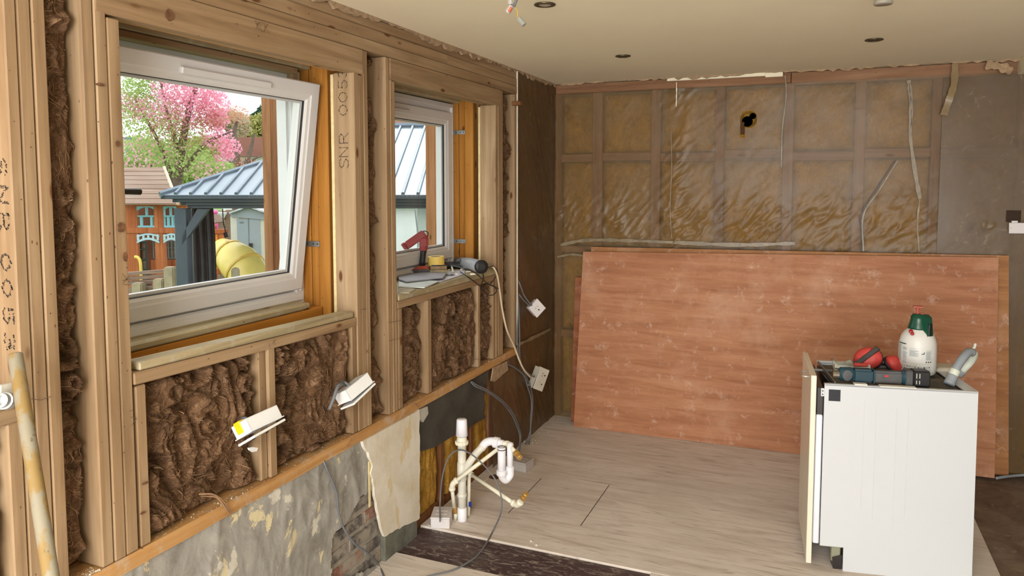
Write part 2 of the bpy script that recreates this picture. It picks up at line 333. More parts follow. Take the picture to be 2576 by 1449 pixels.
# vent hole contents
mb = MB(); mb.lathe([(.048, 0), (.048, .05), (.04, .05), (.04, 0)], (HX, B+.0, 2.085), 20, Matrix.Rotation(-pi/2, 3, 'X').to_4x4(), cap=False); mb.build('vent_pipe', BLACK, wbk)
MB().lathe([(.001, 0), (.034, 0)], (HX-.008, B+.004, 2.072), 14, Matrix.Rotation(-pi/2, 3, 'X').to_4x4()).build('vent_dark_disc', BLACK, wbk)  # flat black disc, paints the dark inside of the hole
MB().lathe([(.001, 0), (.020, 0)], (HX+.026, B-.005, 2.105), 14, Matrix.Rotation(-pi/2, 3, 'X').to_4x4()).build('pipe_stub', plain('pipe_grey', rgb(96, 86, 60), .7), wbk)
box('pipe_stub', (HX-.046, B-.008, 1.99), (HX-.025, B+.01, 2.07), plain('rust_brown', rgb(80, 48, 24), .9), wbk)
def ribbon(pts, w, th, nrm=(0, -1, 0), seed=1, jag=.35):
    rr = random.Random(seed); P = cat(pts, 6); N = Vector(nrm); mb = MB(); prev = None
    for i, p in enumerate(P):
        t = (P[min(i+1, len(P)-1)]-P[max(i-1, 0)]).normalized(); s = t.cross(N).normalized()*w*(1+jag*(rr.random()-.5)*2)*.5
        q = (p-s, p+s+N*th*.3*rr.random())
        if prev: mb.prism([prev[0], q[0], q[1], prev[1]], N*th)
        prev = q
    return mb
def bw(px, py, o=.03): p = Yp(px, py, B-o); return (p.x, p.y, p.z)
for nm, pts, w, mt, sd in (
    ('membrane_fold', [(1410, 616), (1480, 604), (1600, 606), (1720, 611), (1860, 616), (2000, 612)], .035, POLYE, 1),
    ('membrane_fold', [(2286, 202), (2292, 260), (2290, 340), (2300, 420), (2314, 500)], .03, POLYE, 2),
    ('membrane_fold', [(2314, 500), (2308, 560), (2312, 632)], .014, POLYE, 8),
    ('membrane_tear', [(2252, 402), (2205, 475), (2166, 538), (2165, 580), (2165, 632)], .009, BLACK, 3),
    ('membrane_fold', [(2258, 404), (2212, 478), (2172, 542), (2172, 632)], .012, POLYE, 4),
    ('membrane_tear', [(2287, 210), (2293, 270), (2291, 335)], .006, BLACK, 5),
    ('membrane_fold', [(1975, 190), (1978, 240), (1968, 330), (1966, 420)], .010, POLYE, 6),
    ('membrane_fold', [(1688, 330), (1690, 420), (1686, 520), (1690, 600)], .006, POLYE, 7),
    ('membrane_strip', [(1702, 207), (1702, 240), (1701, 268)], .010, CEILM, 9),
    ('membrane_fold', [(1402, 646), (1440, 640), (1470, 644)], .02, POLYE, 10)):
    ribbon([bw(x, y) for x, y in pts], w*.62, .0015, seed=sd).build(nm, mt, wbk)
ribbon([bw(2403, 160, .05), bw(2400, 210, .07), bw(2388, 250, .09), bw(2374, 290, .06)], .034, .002, seed=4, jag=.15).build('membrane_flap', plain('hanging_polythene', rgb(138, 116, 82), .4, var=.2), wbk)
for x0, x1, z in ((1678, 1925, 200), (1925, 1970, 190)):
    a = Yp(x0, z, B-.02); c_ = Yp(x1, z-9, B-.02); box('plaster_remnant', (a.x, B-.03, a.z-.012), (c_.x, B-.012, a.z+.016), CEILM, wbk)
ribbon([bw(2480, 163, .06), bw(2515, 168, .08), bw(2545, 180, .08)], .045, .008, seed=11).build('plaster_remnant', BROKEN, wbk)
box('hole_patch', (2.715, B-.034, 1.46), (2.785, B-.031, 1.525), plain('painted_hole_shade', rgb(52, 36, 22), .9), wbk)  # flat plate on the sheet, shade of the hole put into its colour

# ------------------------------------------------------------------ left wall
wl = tag(box('wall_left', (-.40, -3.2, -.02), (-.345, 1.25, 2.6), plain('outer_boarding', rgb(150, 112, 60), .9), bev=0), kind='structure')
mb = MB(); mb.box((-.40, 1.25, 1.15), (-.345, 1.36, 2.6)).box((-.40, 1.25, -.02), (-.345, 5.1, 1.15)).box((-.40, 1.36, 2.15), (-.345, 5.1, 2.6)).box((-.40, 2.61, 1.15), (-.345, 2.80, 2.15)).box((-.40, 3.99, 1.15), (-.345, 5.1, 2.15))
mb.build('outer_boarding', wl.data.materials[0], wl)
def stud(y0, y1, z0=.648, z1=2.222, m=None, x=0, nm='stud'):
    return box(nm, (x-.1, y0, z0), (x, y1-.0012, z1), m or PZ, wl, bev=.0035)
T1 = 2.222
stud(1.141, 1.172); stud(1.173, 1.207, x=-.001); stud(1.208, 1.243)
stud(1.335, 1.371, x=-.001); stud(1.372, 1.408, z1=2.19, x=.001); stud(1.409, 1.449, z1=2.115)
box('packer_board', (-.10, 1.449, 1.19), (-.05, 1.456, 2.115), PYG, wl)
stud(2.519, 2.555, z1=2.125, x=.001); stud(2.556, 2.587, z1=2.118); stud(2.588, 2.621)
box('sawn_edge_strip', (-.112, 2.5165, .66), (-.098, 2.56, 2.12), SPLIN, wl, bev=.002)
stud(2.755, 2.790); stud(2.791, 2.812, z1=2.13, x=.001); stud(2.813, 2.833, z1=2.125)
stud(3.922, 3.955, z1=2.13); stud(3.956, 3.99, z1=2.13, x=.001); stud(3.991, 4.032, x=-.001)
box('sawn_edge_strip', (-.112, 3.9195, .66), (-.098, 3.96, 2.12), SPLIN, wl, bev=.002)
stud(4.205, 4.241)
for y0, y1 in ((1.457, 1.493), (1.955, 1.99), (1.991, 2.028), (2.484, 2.518), (2.841, 2.878), (3.112, 3.15), (3.678, 3.714), (3.888, 3.92)):
    stud(y0, y1, z1=1.112, nm='cripple_stud', x=-.002 if y0 != 1.955 else -.012)
stud(.42, .456, z1=1.112, nm='cripple_stud'); stud(.86, .896, z1=1.112, nm='cripple_stud'); stud(1.104, 1.14, z1=1.112, nm='cripple_stud')
# plates
for y0, y1, z0, z1, x in ((-1, 1.62, 2.224, 2.272, 0), (1.622, 4.245, 2.224, 2.272, .001), (-1, 3.33, 2.273, 2.320, .002), (3.332, 4.245, 2.273, 2.320, 0), (-1, 4.245, 2.321, 2.366, -.003)):
    box('top_plate', (x-.1, y0, z0), (x, y1, z1), PY_, wl, bev=.003)
box('header', (-.045, 1.375, 2.122), (.002, 2.586, 2.2225), PY_, wl, bev=.0035); box('header', (-.1, 1.45, 2.132), (-.047, 2.52, 2.2225), PYD, wl)
box('header', (-.045, 2.792, 2.128), (.001, 3.99, 2.2225), PY_, wl, bev=.0035); box('header', (-.1, 2.834, 2.134), (-.047, 3.93, 2.2225), PY_, wl)
box('header', (-.1, -1, 2.122), (.0, 1.14, 2.222), PY_, wl)
def wavy_plate(name, y0, y1, z0, z1, x1, m):
    us = np.linspace(y0, y1, 80); pts = []
    mb = MB(); r = lambda u, s: .004*(fbm(u*14, u*0+s, 3, s)-.45)
    ys = us; prof = [(-.1, z0), (x1, z0), (x1, z1-.006), (x1-.006, z1), (-.1, z1)]
    V = []; F = []; k = len(prof)
    for i, y in enumerate(ys):
        for j, (x, z) in enumerate(prof):
            dx = float(r(np.array(y), j)) if x > -.05 else 0; V.append((x+dx, y, z+float(r(np.array(y), j+5))*.5))
    for i in range(len(ys)-1):
        for j in range(k): F.append((i*k+j, i*k+(j+1) % k, (i+1)*k+(j+1) % k, (i+1)*k+j))
    F.append(tuple(range(k))); F.append(tuple((len(ys)-1)*k+j for j in range(k))[::-1])
    return mk(name, V, F, m, wl)
wavy_plate('sole_plate', -1, 2.45, .604, .646, .004, PYD); wavy_plate('sole_plate', 2.451, 4.246, .604, .646, .003, PYD)
def sloped(name, x0, x1, y0, y1, z0, z1, drop, m):
    mb = MB().box((x0, y0, z0), (x1, y1, z1), .004); mb.V = [(x, y, z-drop*(y-y0)/(y1-y0)) for x, y, z in mb.V]; return mb.build(name, m, wl)
sloped('window_sill_rail', -.1, 0, 1.452, 2.518, 1.116, 1.152, .024, PY_); box('window_sill_rail', (-.1, 2.836, 1.112), (.0, 3.92, 1.146), PY_, wl)
box('window_sill_rail', (-.1, -1, 1.112), (.0, 1.14, 1.148), PY_, wl)
sloped('window_sill_board', -.068, -.003, 1.474, 2.50, 1.1525, 1.1765, .022, PYG)
box('window_sill_board', (-.33, 2.842, 1.147), (.002, 3.915, 1.176), PYG, wl, bev=.004)
box('window_sill_board', (-.12, -1, 1.149), (.0, 1.13, 1.18), PYG, wl, bev=.004)
# outer (treated) frame behind
def outer(y0, y1, nm='outer_stud'):
    for k, (xa, xb) in enumerate(((-.343, -.262), (-.260, -.225), (-.223, -.165))):
        box(nm, (xa, y0+[0, .003, .001][k], .6), (xb, y1, 2.36), OZ, wl, bev=.004)
outer(2.566, 2.62); outer(3.962, 4.02); outer(1.30, 1.43); outer(2.80, 2.846)
box('outer_stud', (-.16, 2.66, .6), (-.112, 2.74, 2.3), OZD, wl); box('outer_stud', (-.16, 4.03, .6), (-.112, 4.08, 2.3), OZD, wl)
box('outer_lining', (-.343, 2.625, .6), (-.30, 2.795, 2.3), OZD, wl); box('outer_lining', (-.343, 4.03, .6), (-.30, 4.24, 2.3), OZD, wl)
for y0, y1 in ((1.44, 2.56), (2.855, 3.955)):
    box('outer_lintel', (-.24, y0-.02, 2.168), (-.11, y1, 2.22), OY, wl); box('outer_lintel', (-.343, y0, 2.152), (-.242, y1, 2.2), PYG, wl)
    box('outer_sill_rail', (-.30, y0, 1.05), (-.202, y1, 1.155 if y0 < 2 else 1.14), OY, wl); box('outer_sill_rail', (-.34, y0, .6), (-.302, y1, 1.12), OY, wl)
    box('outer_sill_rail', (-.205, y0, .6), (-.165, y1, 1.085), OY, wl)
box('sill_packer', (-.299, 1.445, 1.157), (-.20, 2.478, 1.183), PYG, wl, bev=.006)
box('head_packer', (-.298, 1.445, 2.126), (-.25, 2.49, 2.150), PY_, wl); box('head_packer', (-.30, 2.48, 2.10), (-.27, 2.512, 2.15), PZ, wl)

def wool(y0, y1, z0, z1, x0=-.035, amp=.05, seed=0, res=.0045, strands=26, parent=None, m=None):
    us = np.arange(y0-.004, y1+.004+res, res); vs_ = np.arange(z0-.004, z1+.004+res, res)
    def fn(U, Vv):
        wx = fbm(U*6, Vv*4, 3, seed+20)-.5; wy = fbm(U*5+5, Vv*5, 3, seed+31)-.5
        u = U*8+wx*8; v = Vv*5+wy*8
        lump = fbm(u*.5, v*.5, 3, seed); rid = 1-np.abs(2*fbm(u*1.3, v*.8, 3, seed+3)-1)*1.5; fine = 1-np.abs(2*fbm(u*5+wx*10, v*1.6, 4, seed+7)-1)
        pocket = np.clip(fbm(U*4+3, Vv*3.3, 2, seed+50)-.40, 0, .2)
        e = np.minimum(np.minimum(U-y0, y1-U), np.minimum(Vv-z0, z1-Vv)); k = np.clip(e/.025, 0, 1)**.6
        x = x0-.05*(1-k)+amp*(lump-.45)*1.6+.030*rid**2+.012*fine-.02-.35*pocket*(1-rid)
        return np.minimum(x, .022), U+.016*wx*k, Vv+.016*wy*k
    V, Q = grid(us, vs_, fn); n0 = len(V)
    r = np.random.RandomState(seed+99); n = strands*4; N = 7
    p = np.stack([r.uniform(y0+.01, y1-.01, n), r.uniform(z0+.01, z1-.01, n)], 1); L = r.uniform(.02, .085, n)/N; w = r.uniform(.0003, .0012, n); w[::23] *= 2.2; c0 = r.normal(size=n)*.28; pts = []
    for k in range(N):
        q = np.stack([np.clip(p[:, 0], y0+.003, y1-.003), np.clip(p[:, 1], z0+.003, z1-.003)], 1); X, Y, Z = fn(q[:, 0], q[:, 1])
        pts.append(np.stack([X+.0015+.006*np.sin(k/N*3.1)*r.rand(n), Y, Z], 1))
        a = fbm(p[:, 0]*5, p[:, 1]*4, 2, seed+40)*13+c0*k; p = p+np.stack([np.cos(a), np.sin(a)], 1)*L[:, None]
    P = np.stack(pts, 1); T = np.gradient(P, axis=1); T /= np.linalg.norm(T, axis=2)[..., None]+1e-9
    A = np.cross(T, np.array([1., 0, 0])); A /= np.linalg.norm(A, axis=2)[..., None]+1e-9; Bn = np.cross(T, A)
    ww = (w[:, None]*np.sin(np.linspace(.35, 2.95, N))[None, :])[..., None]
    ring = np.stack([P+A*ww, P+Bn*ww, P-A*ww], 2).reshape(-1, 3); I = (np.arange(n*N*3).reshape(n, N, 3))+n0; F = []
    for c_ in range(3): d = (c_+1) % 3; F.append(np.stack([I[:, :-1, c_], I[:, :-1, d], I[:, 1:, d], I[:, 1:, c_]], -1).reshape(-1, 4))
    F = np.concatenate(F); o = mk('insulation_batt', np.concatenate([V, ring]), np.concatenate([Q, F]).tolist(), [m or WOOL, STRAND], parent or wl, smooth=True)
    o.data.polygons.foreach_set('material_index', [0]*len(Q)+[1]*len(F)); return o
wool(1.243, 1.335, .648, 2.222, -.035, .055, 1, .0045, 60); wool(2.621, 2.755, .648, 2.222, -.05, .05, 2, .0045, 50); wool(4.032, 4.205, .648, 2.222, -.045, .05, 3, .005, 40)
wool(1.493, 1.955, .648, 1.112, -.03, .05, 4, .004, 70); wool(2.028, 2.484, .648, 1.112, -.025, .055, 5, .004, 80)
wool(2.878, 3.112, .648, 1.112, -.035, .05, 6, .0045, 40); wool(3.15, 3.678, .648, 1.112, -.03, .055, 7, .0045, 60); wool(3.714, 3.888, .648, 1.112, -.03, .05, 8, .0045, 30)
wool(.896, 1.104, .648, 1.112, -.02, .05, 9, .0045, 30); wool(.456, .86, .648, 1.112, -.03, .05, 10, .006, 20)
# long wisps hanging over the sole plate
def wisp(pts, w): P = cat(pts, 6); k = len(P); return MB().tube(P, [w*(.3+.9*sin(pi*min(1, (i+2)/k))**.7) for i in range(k)], 5).build('wool_wisp', STRAND, wl, smooth=True)
wisp([Xp(500, 1243, -.01), Xp(540, 1245, .012), Xp(572, 1275, .016), Xp(585, 1310, .012)], .003)
wisp([Xp(505, 1248, -.01), Xp(545, 1252, .014), Xp(570, 1282, .018), Xp(580, 1300, .014)], .002)
wisp([Xp(1020, 1020, -.02), Xp(1045, 1018, .008), Xp(1056, 1030, .01)], .003)
# metal window straps, nails, pencil marks and stamps on the timber
def strap(y, z, parent):
    mb = MB(); mb.box((-.30, y-.004, z-.012), (-.215, y-.001, z+.012), .001); mb.box((-.316, y-.03, z-.012), (-.300, y-.001, z+.012), .001)
    o = mb.build('fixing_strap', STEEL, parent)
    for xx in (-.225, -.245, -.275): MB().lathe([(.003, 0), (.003, .002)], (xx, y-.004, z), 8, Matrix.Rotation(pi/2, 3, 'X').to_4x4()).build('screw_head', GASKET, o)
INK = plain('ink', rgb(52, 46, 44), .9); PENCIL = plain('pencil', rgb(96, 74, 52), .9)
GL = {'S': [(1, .85), (.8, 1), (.3, 1), (.05, .8), (.2, .58), (.75, .45), (.95, .25), (.75, 0), (.25, 0), (0, .15)], 'N': [(0, 0), (0, 1), (1, 0), (1, 1)],
      'R': [(0, 0), (0, 1), (.7, 1), (.95, .78), (.7, .52), (0, .5), (.45, .5), (1, 0)], '0': [(.5, 0), (.12, .2), (0, .5), (.12, .8), (.5, 1), (.88, .8), (1, .5), (.88, .2), (.5, 0)],
      '5': [(.9, 1), (.1, 1), (.05, .55), (.6, .6), (.95, .35), (.75, .05), (.3, 0), (0, .12)], '3': [(.05, .9), (.4, 1), (.85, .85), (.8, .6), (.4, .52), (.85, .42), (.95, .18), (.5, 0), (.05, .1)],
      'C': [(1, .85), (.7, 1), (.2, .9), (0, .5), (.2, .1), (.7, 0), (1, .15)], '1': [(.2, .8), (.5, 1), (.5, 0)], '6': [(.85, .95), (.3, .9), (.02, .45), (.2, .05), (.7, .02), (.95, .28), (.7, .52), (.15, .45)],
      'K': [(0, 1), (0, 0), (0, .45), (.8, 1), (.2, .55), (.9, 0)], 'X': [(0, 0), (1, 1), (.5, .5), (0, 1), (1, 0)], '-': [(0, .5), (1, .5)]}
def dotted(mb, seg, org, ex, ey, w, h, nrm, seed, th=.0022, step=.0032, drop=.08):
    rr = random.Random(seed); N = Vector(nrm)
    P = [Vector(org)+ex*(a*w)+ey*(b_*h) for a, b_ in seg]
    for a, b_ in zip(P, P[1:]):
        n = max(1, int((b_-a).length/step))
        for i in range(n+1):
            if rr.random() < drop: continue
            q = a.lerp(b_, i/n)+ex*rr.uniform(-.0007, .0007)+ey*rr.uniform(-.0007, .0007); s = th*rr.uniform(.35, .6)
            V = [tuple(q+N*.0004+(ex*cos(t)+ey*sin(t))*s) for t in (0, 1.05, 2.1, 3.14, 4.2, 5.25)]; mb.add(V, [(0, 1, 2, 3, 4, 5)])
ys = 2.519
mb = MB()
for ch, (r0, r1) in zip('SNR0053', ((423, 394), (394, 366), (360, 330), (290, 258), (257, 226), (222, 196), (194, 168))):
    a = Yp(864, r0, ys); c_ = Yp(864, r1, ys)
    dotted(mb, GL[ch], (-.030, ys-.0012, a.z), Vector((0, 0, 1)), Vector((-1, 0, 0)), abs(c_.z-a.z)*.8, .042, (0, -1, 0), ord(ch)+r0, th=.0034, step=.003)
mb.build('ink_stamp', INK, wl)
mb = MB(); z1_, x_ = 0, -.052
for ch, row in zip('SNR0053', (420, 490, 560, 660, 725, 795, 860)):
    p0 = Yp(22, row-22, 1.14); p1 = Yp(22, row+22, 1.14)
    for rep in range(3): dotted(mb, GL[ch], (-.052+.0016*rep, 1.1398, p0.z-.002*rep), Vector((0, 0, -1)), Vector((1, 0, 0)), (p0.z-p1.z)*.9, .036, (0, -1, 0), row+rep, th=.0034, step=.005, drop=.45)
mb.build('ink_stamp', INK, wl)
mb = MB()
def pline(pts, w=.0016): 
    for a, b_ in zip(pts, pts[1:]):
        a = Vector((a[0] if len(a) > 2 else .0035, *a[-2:])); b_ = Vector((a.x, *b_[-2:])); t = (b_-a).normalized(); s = Vector((0, -t.z, t.y))*w/2
        mb.add([tuple(a-s), tuple(b_-s), tuple(b_+s), tuple(a+s)], [(0, 1, 2, 3)])
def pp(pts, x=.0042, w=.0016): pline([(x, p.y, p.z) for p in (Xp(a, b_) for a, b_ in pts)], w)
for s in ([(75, 1003), (100, 1006), (125, 997)], [(305, 706), (325, 700)], [(308, 716), (326, 716)], [(305, 688), (325, 713)], [(325, 690), (306, 714)], [(323, 1034), (332, 1031)], [(326, 1048), (342, 1054)], [(340, 1048), (328, 1072)],
          [(975, 812), (1015, 804)], [(976, 858), (1005, 850)], [(1080, 783), (1088, 783)], [(1183, 905), (1205, 903)], [(674, 862), (678, 877)], [(686, 856), (690, 868)], [(692, 854), (681, 866)], [(905, 778), (920, 777)], [(918, 880), (926, 888)], [(926, 878), (918, 890)]): pp(s)
for k, ch in enumerate('XCK'):   # scribbles on the header
    p = Xp(640+k*12, 75-k*-3); dotted(mb, GL[ch], (.0042, p.y, p.z), Vector((0, 1, 0)), Vector((0, 0, 1)), .02, .03, (1, 0, 0), k, th=.0016, step=.0012, drop=0)
mb.build('pencil_mark', PENCIL, wl)
rr = random.Random(3); mb = MB()
for y0, y1 in ((1.141, 1.243), (1.335, 1.449), (2.519, 2.621), (2.755, 2.833), (3.922, 4.03)):
    for i in range(16):
        y = rr.uniform(y0+.006, y1-.006); z = rr.uniform(.7, 2.18); s = rr.uniform(.0008, .0018)
        mb.add([(.0025, y+s*cos(t), z+s*sin(t)) for t in (0, 1.05, 2.1, 3.14, 4.2, 5.25)], [(0, 1, 2, 3, 4, 5)])
for i in range(60):
    y = rr.uniform(1.5, 4.2); z = rr.choice([rr.uniform(2.13, 2.22), 2.25, 2.30, 2.34]); s = rr.uniform(.0008, .0017)
    mb.add([(.0032, y+s*cos(t), z+s*sin(t)) for t in (0, 1.05, 2.1, 3.14, 4.2, 5.25)], [(0, 1, 2, 3, 4, 5)])
tag(mb.build('nail_head', INK, wl), kind='stuff')
KN = plain('knot_wood', rgb(104, 70, 44), .8, var=.45, scale=60)
def knot(px, py, ry, rz, x=.0045, dy=0):
    p = Xp(px, py); n = 14; mb = MB(); rr = random.Random(px)
    mb.prism([(x, p.y+ry*cos(k*2*pi/n)*rr.uniform(.85, 1.1), p.z+rz*sin(k*2*pi/n)*rr.uniform(.85, 1.1)) for k in range(n)], (-.003, 0, 0)); mb.build('knot', KN, wl)
for a in ((424, 38, .016, .017), (302, 572, .011, .014), (313, 646, .008, .013), (293, 362, .006, .008), (250, 213, .013, .004), (358, 1290, .010, .003), (364, 1215, .011, .003), (84, 1140, .004, .004)): knot(*a)
# lower left wall: rendered brickwork, plaster patch, opened-up cavity
b = NB('old_grey_render'); v = b.coord((1, 1, 1), False); n = b.noise(b.coord((1, 3, 1.6), False), 3, 6, .65, 1.5)
c = b.ramp(n, [(.3, rgb(122, 116, 106)), (.5, rgb(150, 146, 138)), (.7, rgb(168, 164, 154))])
cm = b.noise(b.coord((1, 9, 5.5), False), 1.1, 6, .68, .5); c = b.mix(c, rgb(214, 200, 160), b.ramp(cm, [(.60, BW(0)), (.63, BW(.95))]))
cm = b.noise(b.coord((4, 6, 4), False), 1.3, 5, .6, .3); c = b.mix(c, rgb(206, 200, 184), b.ramp(cm, [(.64, BW(0)), (.665, BW(.9))]))
cm = b.noise(v, 28, 4, .7); c = b.mix(c, rgb(196, 190, 170), b.ramp(cm, [(.66, BW(0)), (.7, BW(.7))]))
b.base(c); b.set(Roughness=.9); b.bump(b.noise(v, 26, 6, .65), .45, .006); REND = b.m
MORT = plain('mortar', rgb(150, 142, 128), .95, var=.2, scale=24, bump=.8)
def smeared(name, c0_):
    b = NB(name); v = b.coord((1, 1, 1)); n = b.noise(v, 12, 6, .65); f = b.noise(v, 40, 4)
    c = b.mix(tuple(x*.7 for x in c0_[:3])+(1,), c0_, b.ramp(f, [(.35, BW(0)), (.6, BW(1))])); b.base(b.mix(c, rgb(152, 144, 130), b.ramp(n, [(.42, BW(0)), (.54, BW(.92))]))); b.set(Roughness=.95); b.bump(n, .8, .006); return b.m
BR1 = smeared('red_brick_smeared', rgb(150, 106, 88)); BR2 = smeared('dark_brick_smeared', rgb(92, 84, 80))
box('mortar_bed', (-.10, -1, -.02), (-.022, 2.99, .604), MORT, wl, bev=0)
for row in range(5):
    z0 = -.004+row*.0745; off = .07 if row % 2 else .182
    for k in range(5):
        y0 = 1.83+off+k*.225
        if y0+.215 > 2.99: continue
        rr = random.Random(row*9+k)
        box('brick', (-.09, y0, z0+.002), (-.018+rr.uniform(-.002, .003), min(y0+.213, 2.985), z0+.062), (BR2 if (row*3+k) % 3 else BR1) if row > 1 else (BR1 if (row+k) % 2 else BR2), wl, bev=.006)
def inpoly(U, Vv, poly):
    r = np.zeros(U.shape, bool); n = len(poly)
    for i in range(n):
        (x1, y1), (x2, y2) = poly[i], poly[(i+1) % n]; c_ = ((y1 > Vv) != (y2 > Vv)) & (U < (x2-x1)*(Vv-y1)/(y2-y1+1e-9)+x1); r ^= c_
    return r
bp = [(Xp(*q).y, Xp(*q).z) for q in ((952, 1225), (905, 1252), (880, 1310), (838, 1345), (832, 1420), (836, 1470), (1010, 1400), (965, 1330))]
def kr(U, Vv):
    u = U+.03*(fbm(U*22, Vv*22, 3, 1)-.5); v = Vv+.03*(fbm(U*22, Vv*22, 3, 6)-.5); return ~inpoly(u, v, bp)
def fr(U, Vv):
    e = 1-np.abs(2*fbm(U*6, Vv*2.2, 4, 44)-1); return -.004+.007*fbm(U*5, Vv*3, 4, 40)+.007*e**5-.004, U, Vv
V, Q = grid(np.linspace(.2, 2.99, 420), np.linspace(-.01, .604, 100), fr, kr); rn = mk('render_coat', V, Q, REND, wl, smooth=True)
b = NB('cream_gypsum'); v = b.coord((1, 1, 1), False); c = b.ramp(b.noise(v, 7, 6, .6), [(.3, rgb(204, 192, 168)), (.6, rgb(220, 212, 196))])
c = b.mix(c, rgb(206, 184, 138), b.ramp(b.noise(b.coord((3, 8, 3), False), 1.4, 4), [(.6, BW(0)), (.64, BW(.8))])); b.base(c); b.set(Roughness=.9); b.bump(b.noise(v, 18, 6, .6), .4, .006); GYP = b.m
pl = [(2.53, .604), (3.0, .602), (3.0, .35), (2.995, .072), (2.85, .10), (2.69, .125), (2.675, .15), (2.65, .22), (2.625, .30), (2.612, .36), (2.60, .42), (2.585, .45), (2.60, .47), (2.585, .50), (2.575, .54), (2.55, .56)]
jp = []
for i, (y, z) in enumerate(pl):
    y2, z2 = pl[(i+1) % len(pl)]; L = math.hypot(y2-y, z2-z); n = max(1, int(L/.02))
    for k in range(n): t = k/n; jp.append((.012, y+(y2-y)*t+random.uniform(-.004, .004)*(i > 0), z+(z2-z)*t+random.uniform(-.004, .004)*(i > 0)))
tag(MB().prism(jp, (-.014, 0, 0)).build('plaster_patch', GYP, wl), 'ragged cream plaster patch')
box('paper_tongue', (.003, 2.578, .30), (.007, 2.592, .50), plain('cream_paint', rgb(216, 196, 146), .8), wl, bev=.001)
DCONC = plain('dark_grey_concrete', rgb(104, 104, 92), .9, var=.4, scale=14, bump=.7)  # mottled dark grey concrete
box('render_plinth', (-.03, 2.70, -.015), (.004, 2.985, .115), DCONC, wl, bev=.004)
# cavity y 3.0 - 3.86
box('cavity_back', (-.30, 3.0, -.02), (-.105, 4.24, .604), OZD, wl, bev=0)
for k, (y0, y1, pr) in enumerate(((3.03, 3.27, 0), (3.31, 3.62, 0), (3.66, 3.9, 0))):
    us = np.linspace(y0, y1, 60); vs_ = np.linspace(.05, .6, 90)
    def fn(U, Vv, y0=y0, y1=y1, s=k+60):
        e = np.minimum(U-y0, y1-U); kk = np.clip(e/.05, 0, 1)**.5; f = 1-np.abs(2*fbm(U*10+fbm(U*4, Vv*4, 2, s)*2, Vv*3, 4, s)-1)
        return -.105+.055*kk+.035*f, U, Vv
    V, Q = grid(us, vs_, fn); tag(mk('insulation_batt', V, Q, YWOOL, wl, smooth=True), 'exposed yellow glass wool')
for y0, y1 in ((3.003, 3.028), (3.272, 3.308), (3.622, 3.658)): box('cavity_stud', (-.10, y0, .0), (-.022, y1, .603), OZD, wl)
box('cavity_sole_plate', (-.10, 3.03, -.015), (-.035, 3.86, .042), OZD, wl)
bs = [Xp(*q, .004) for q in ((1052, 1030), (1053, 1140), (1100, 1125), (1140, 1100), (1180, 1078), (1225, 1052), (1222, 1040), (1226, 1020), (1222, 1000), (1228, 975), (1234, 932))]
tag(MB().prism([(-.006, p.y, p.z) for p in bs], (-.004, 0, 0)).build('bitumen_board', plain('black_bitumen_board', rgb(66, 62, 54), .85, var=.35, scale=8, bump=.4), wl), 'torn dark grey sheet under the sole plate')
MB().prism([(.006, p.y, p.z) for p in (Xp(1053, 1030), Xp(1073, 1022), Xp(1075, 1040), Xp(1062, 1062), Xp(1052, 1050))], (-.03, 0, 0)).build('foam_blob', plain('filler_foam', rgb(176, 172, 160), .9, bump=.8), wl)
# end section y 3.86-4.966 with polythene over board
box('board', (-.06, 3.87, -.015), (-.028, 4.243, .603), OZB, wl); box('board', (-.06, 4.245, -.015), (-.03, B+.02, CEIL), wood('old_ply', 2, rgb(126, 96, 66), rgb(150, 118, 84), rgb(168, 138, 102), knots=False), wl)
for y0 in (4.25, 4.60, 4.92): box('stud', (-.029, y0, 0), (-.010, y0+.045, 2.365), OZB if y0 != 4.6 else OZD, wl)
box('noggin', (-.028, 4.30, 1.826), (-.012, 4.915, 1.88), OXD, wl); box('noggin', (-.028, 4.30, .70), (-.012, 4.915, .75), OXD, wl)
V, Q = grid(np.linspace(3.87, B-.004, 120), np.linspace(0, 2.366, 240), lambda U, Vv: (-.004+.008*fbm(U*4, Vv*3, 3, 70)+.006*(1-np.abs(2*fbm((U+Vv*.5)*12, Vv*3, 3, 71)-1))**5, U, Vv), lambda U, Vv: (U > 4.25) | (Vv < .60))
mk('vapour_membrane', V, Q, MEMB3, wl, smooth=True)
box('plasterboard_edge', (-.005, 4.243, .66), (.006, 4.250, CEIL), plain('plasterboard_edge', rgb(206, 196, 176), .9), wl, bev=.001)
MB().prism([(.010, p.y, p.z) for p in (Xp(1237, 925), Xp(1272, 908), Xp(1275, 930), Xp(1258, 945), Xp(1240, 960), Xp(1232, 958))], (-.006, 0, 0)).build('plaster_remnant', BROKEN, wl)
box('bent_batten', (-.01, 4.18, 2.15), (.05, 4.215, 2.175), OZD, wl)
# draped polythene tape line
ribbon([Xp(1302, 868, .012), Xp(1340, 850, .012), Xp(1385, 828, .012)], .02, .001, (1, 0, 0), 3).build('membrane_tape', POLYE, wl)

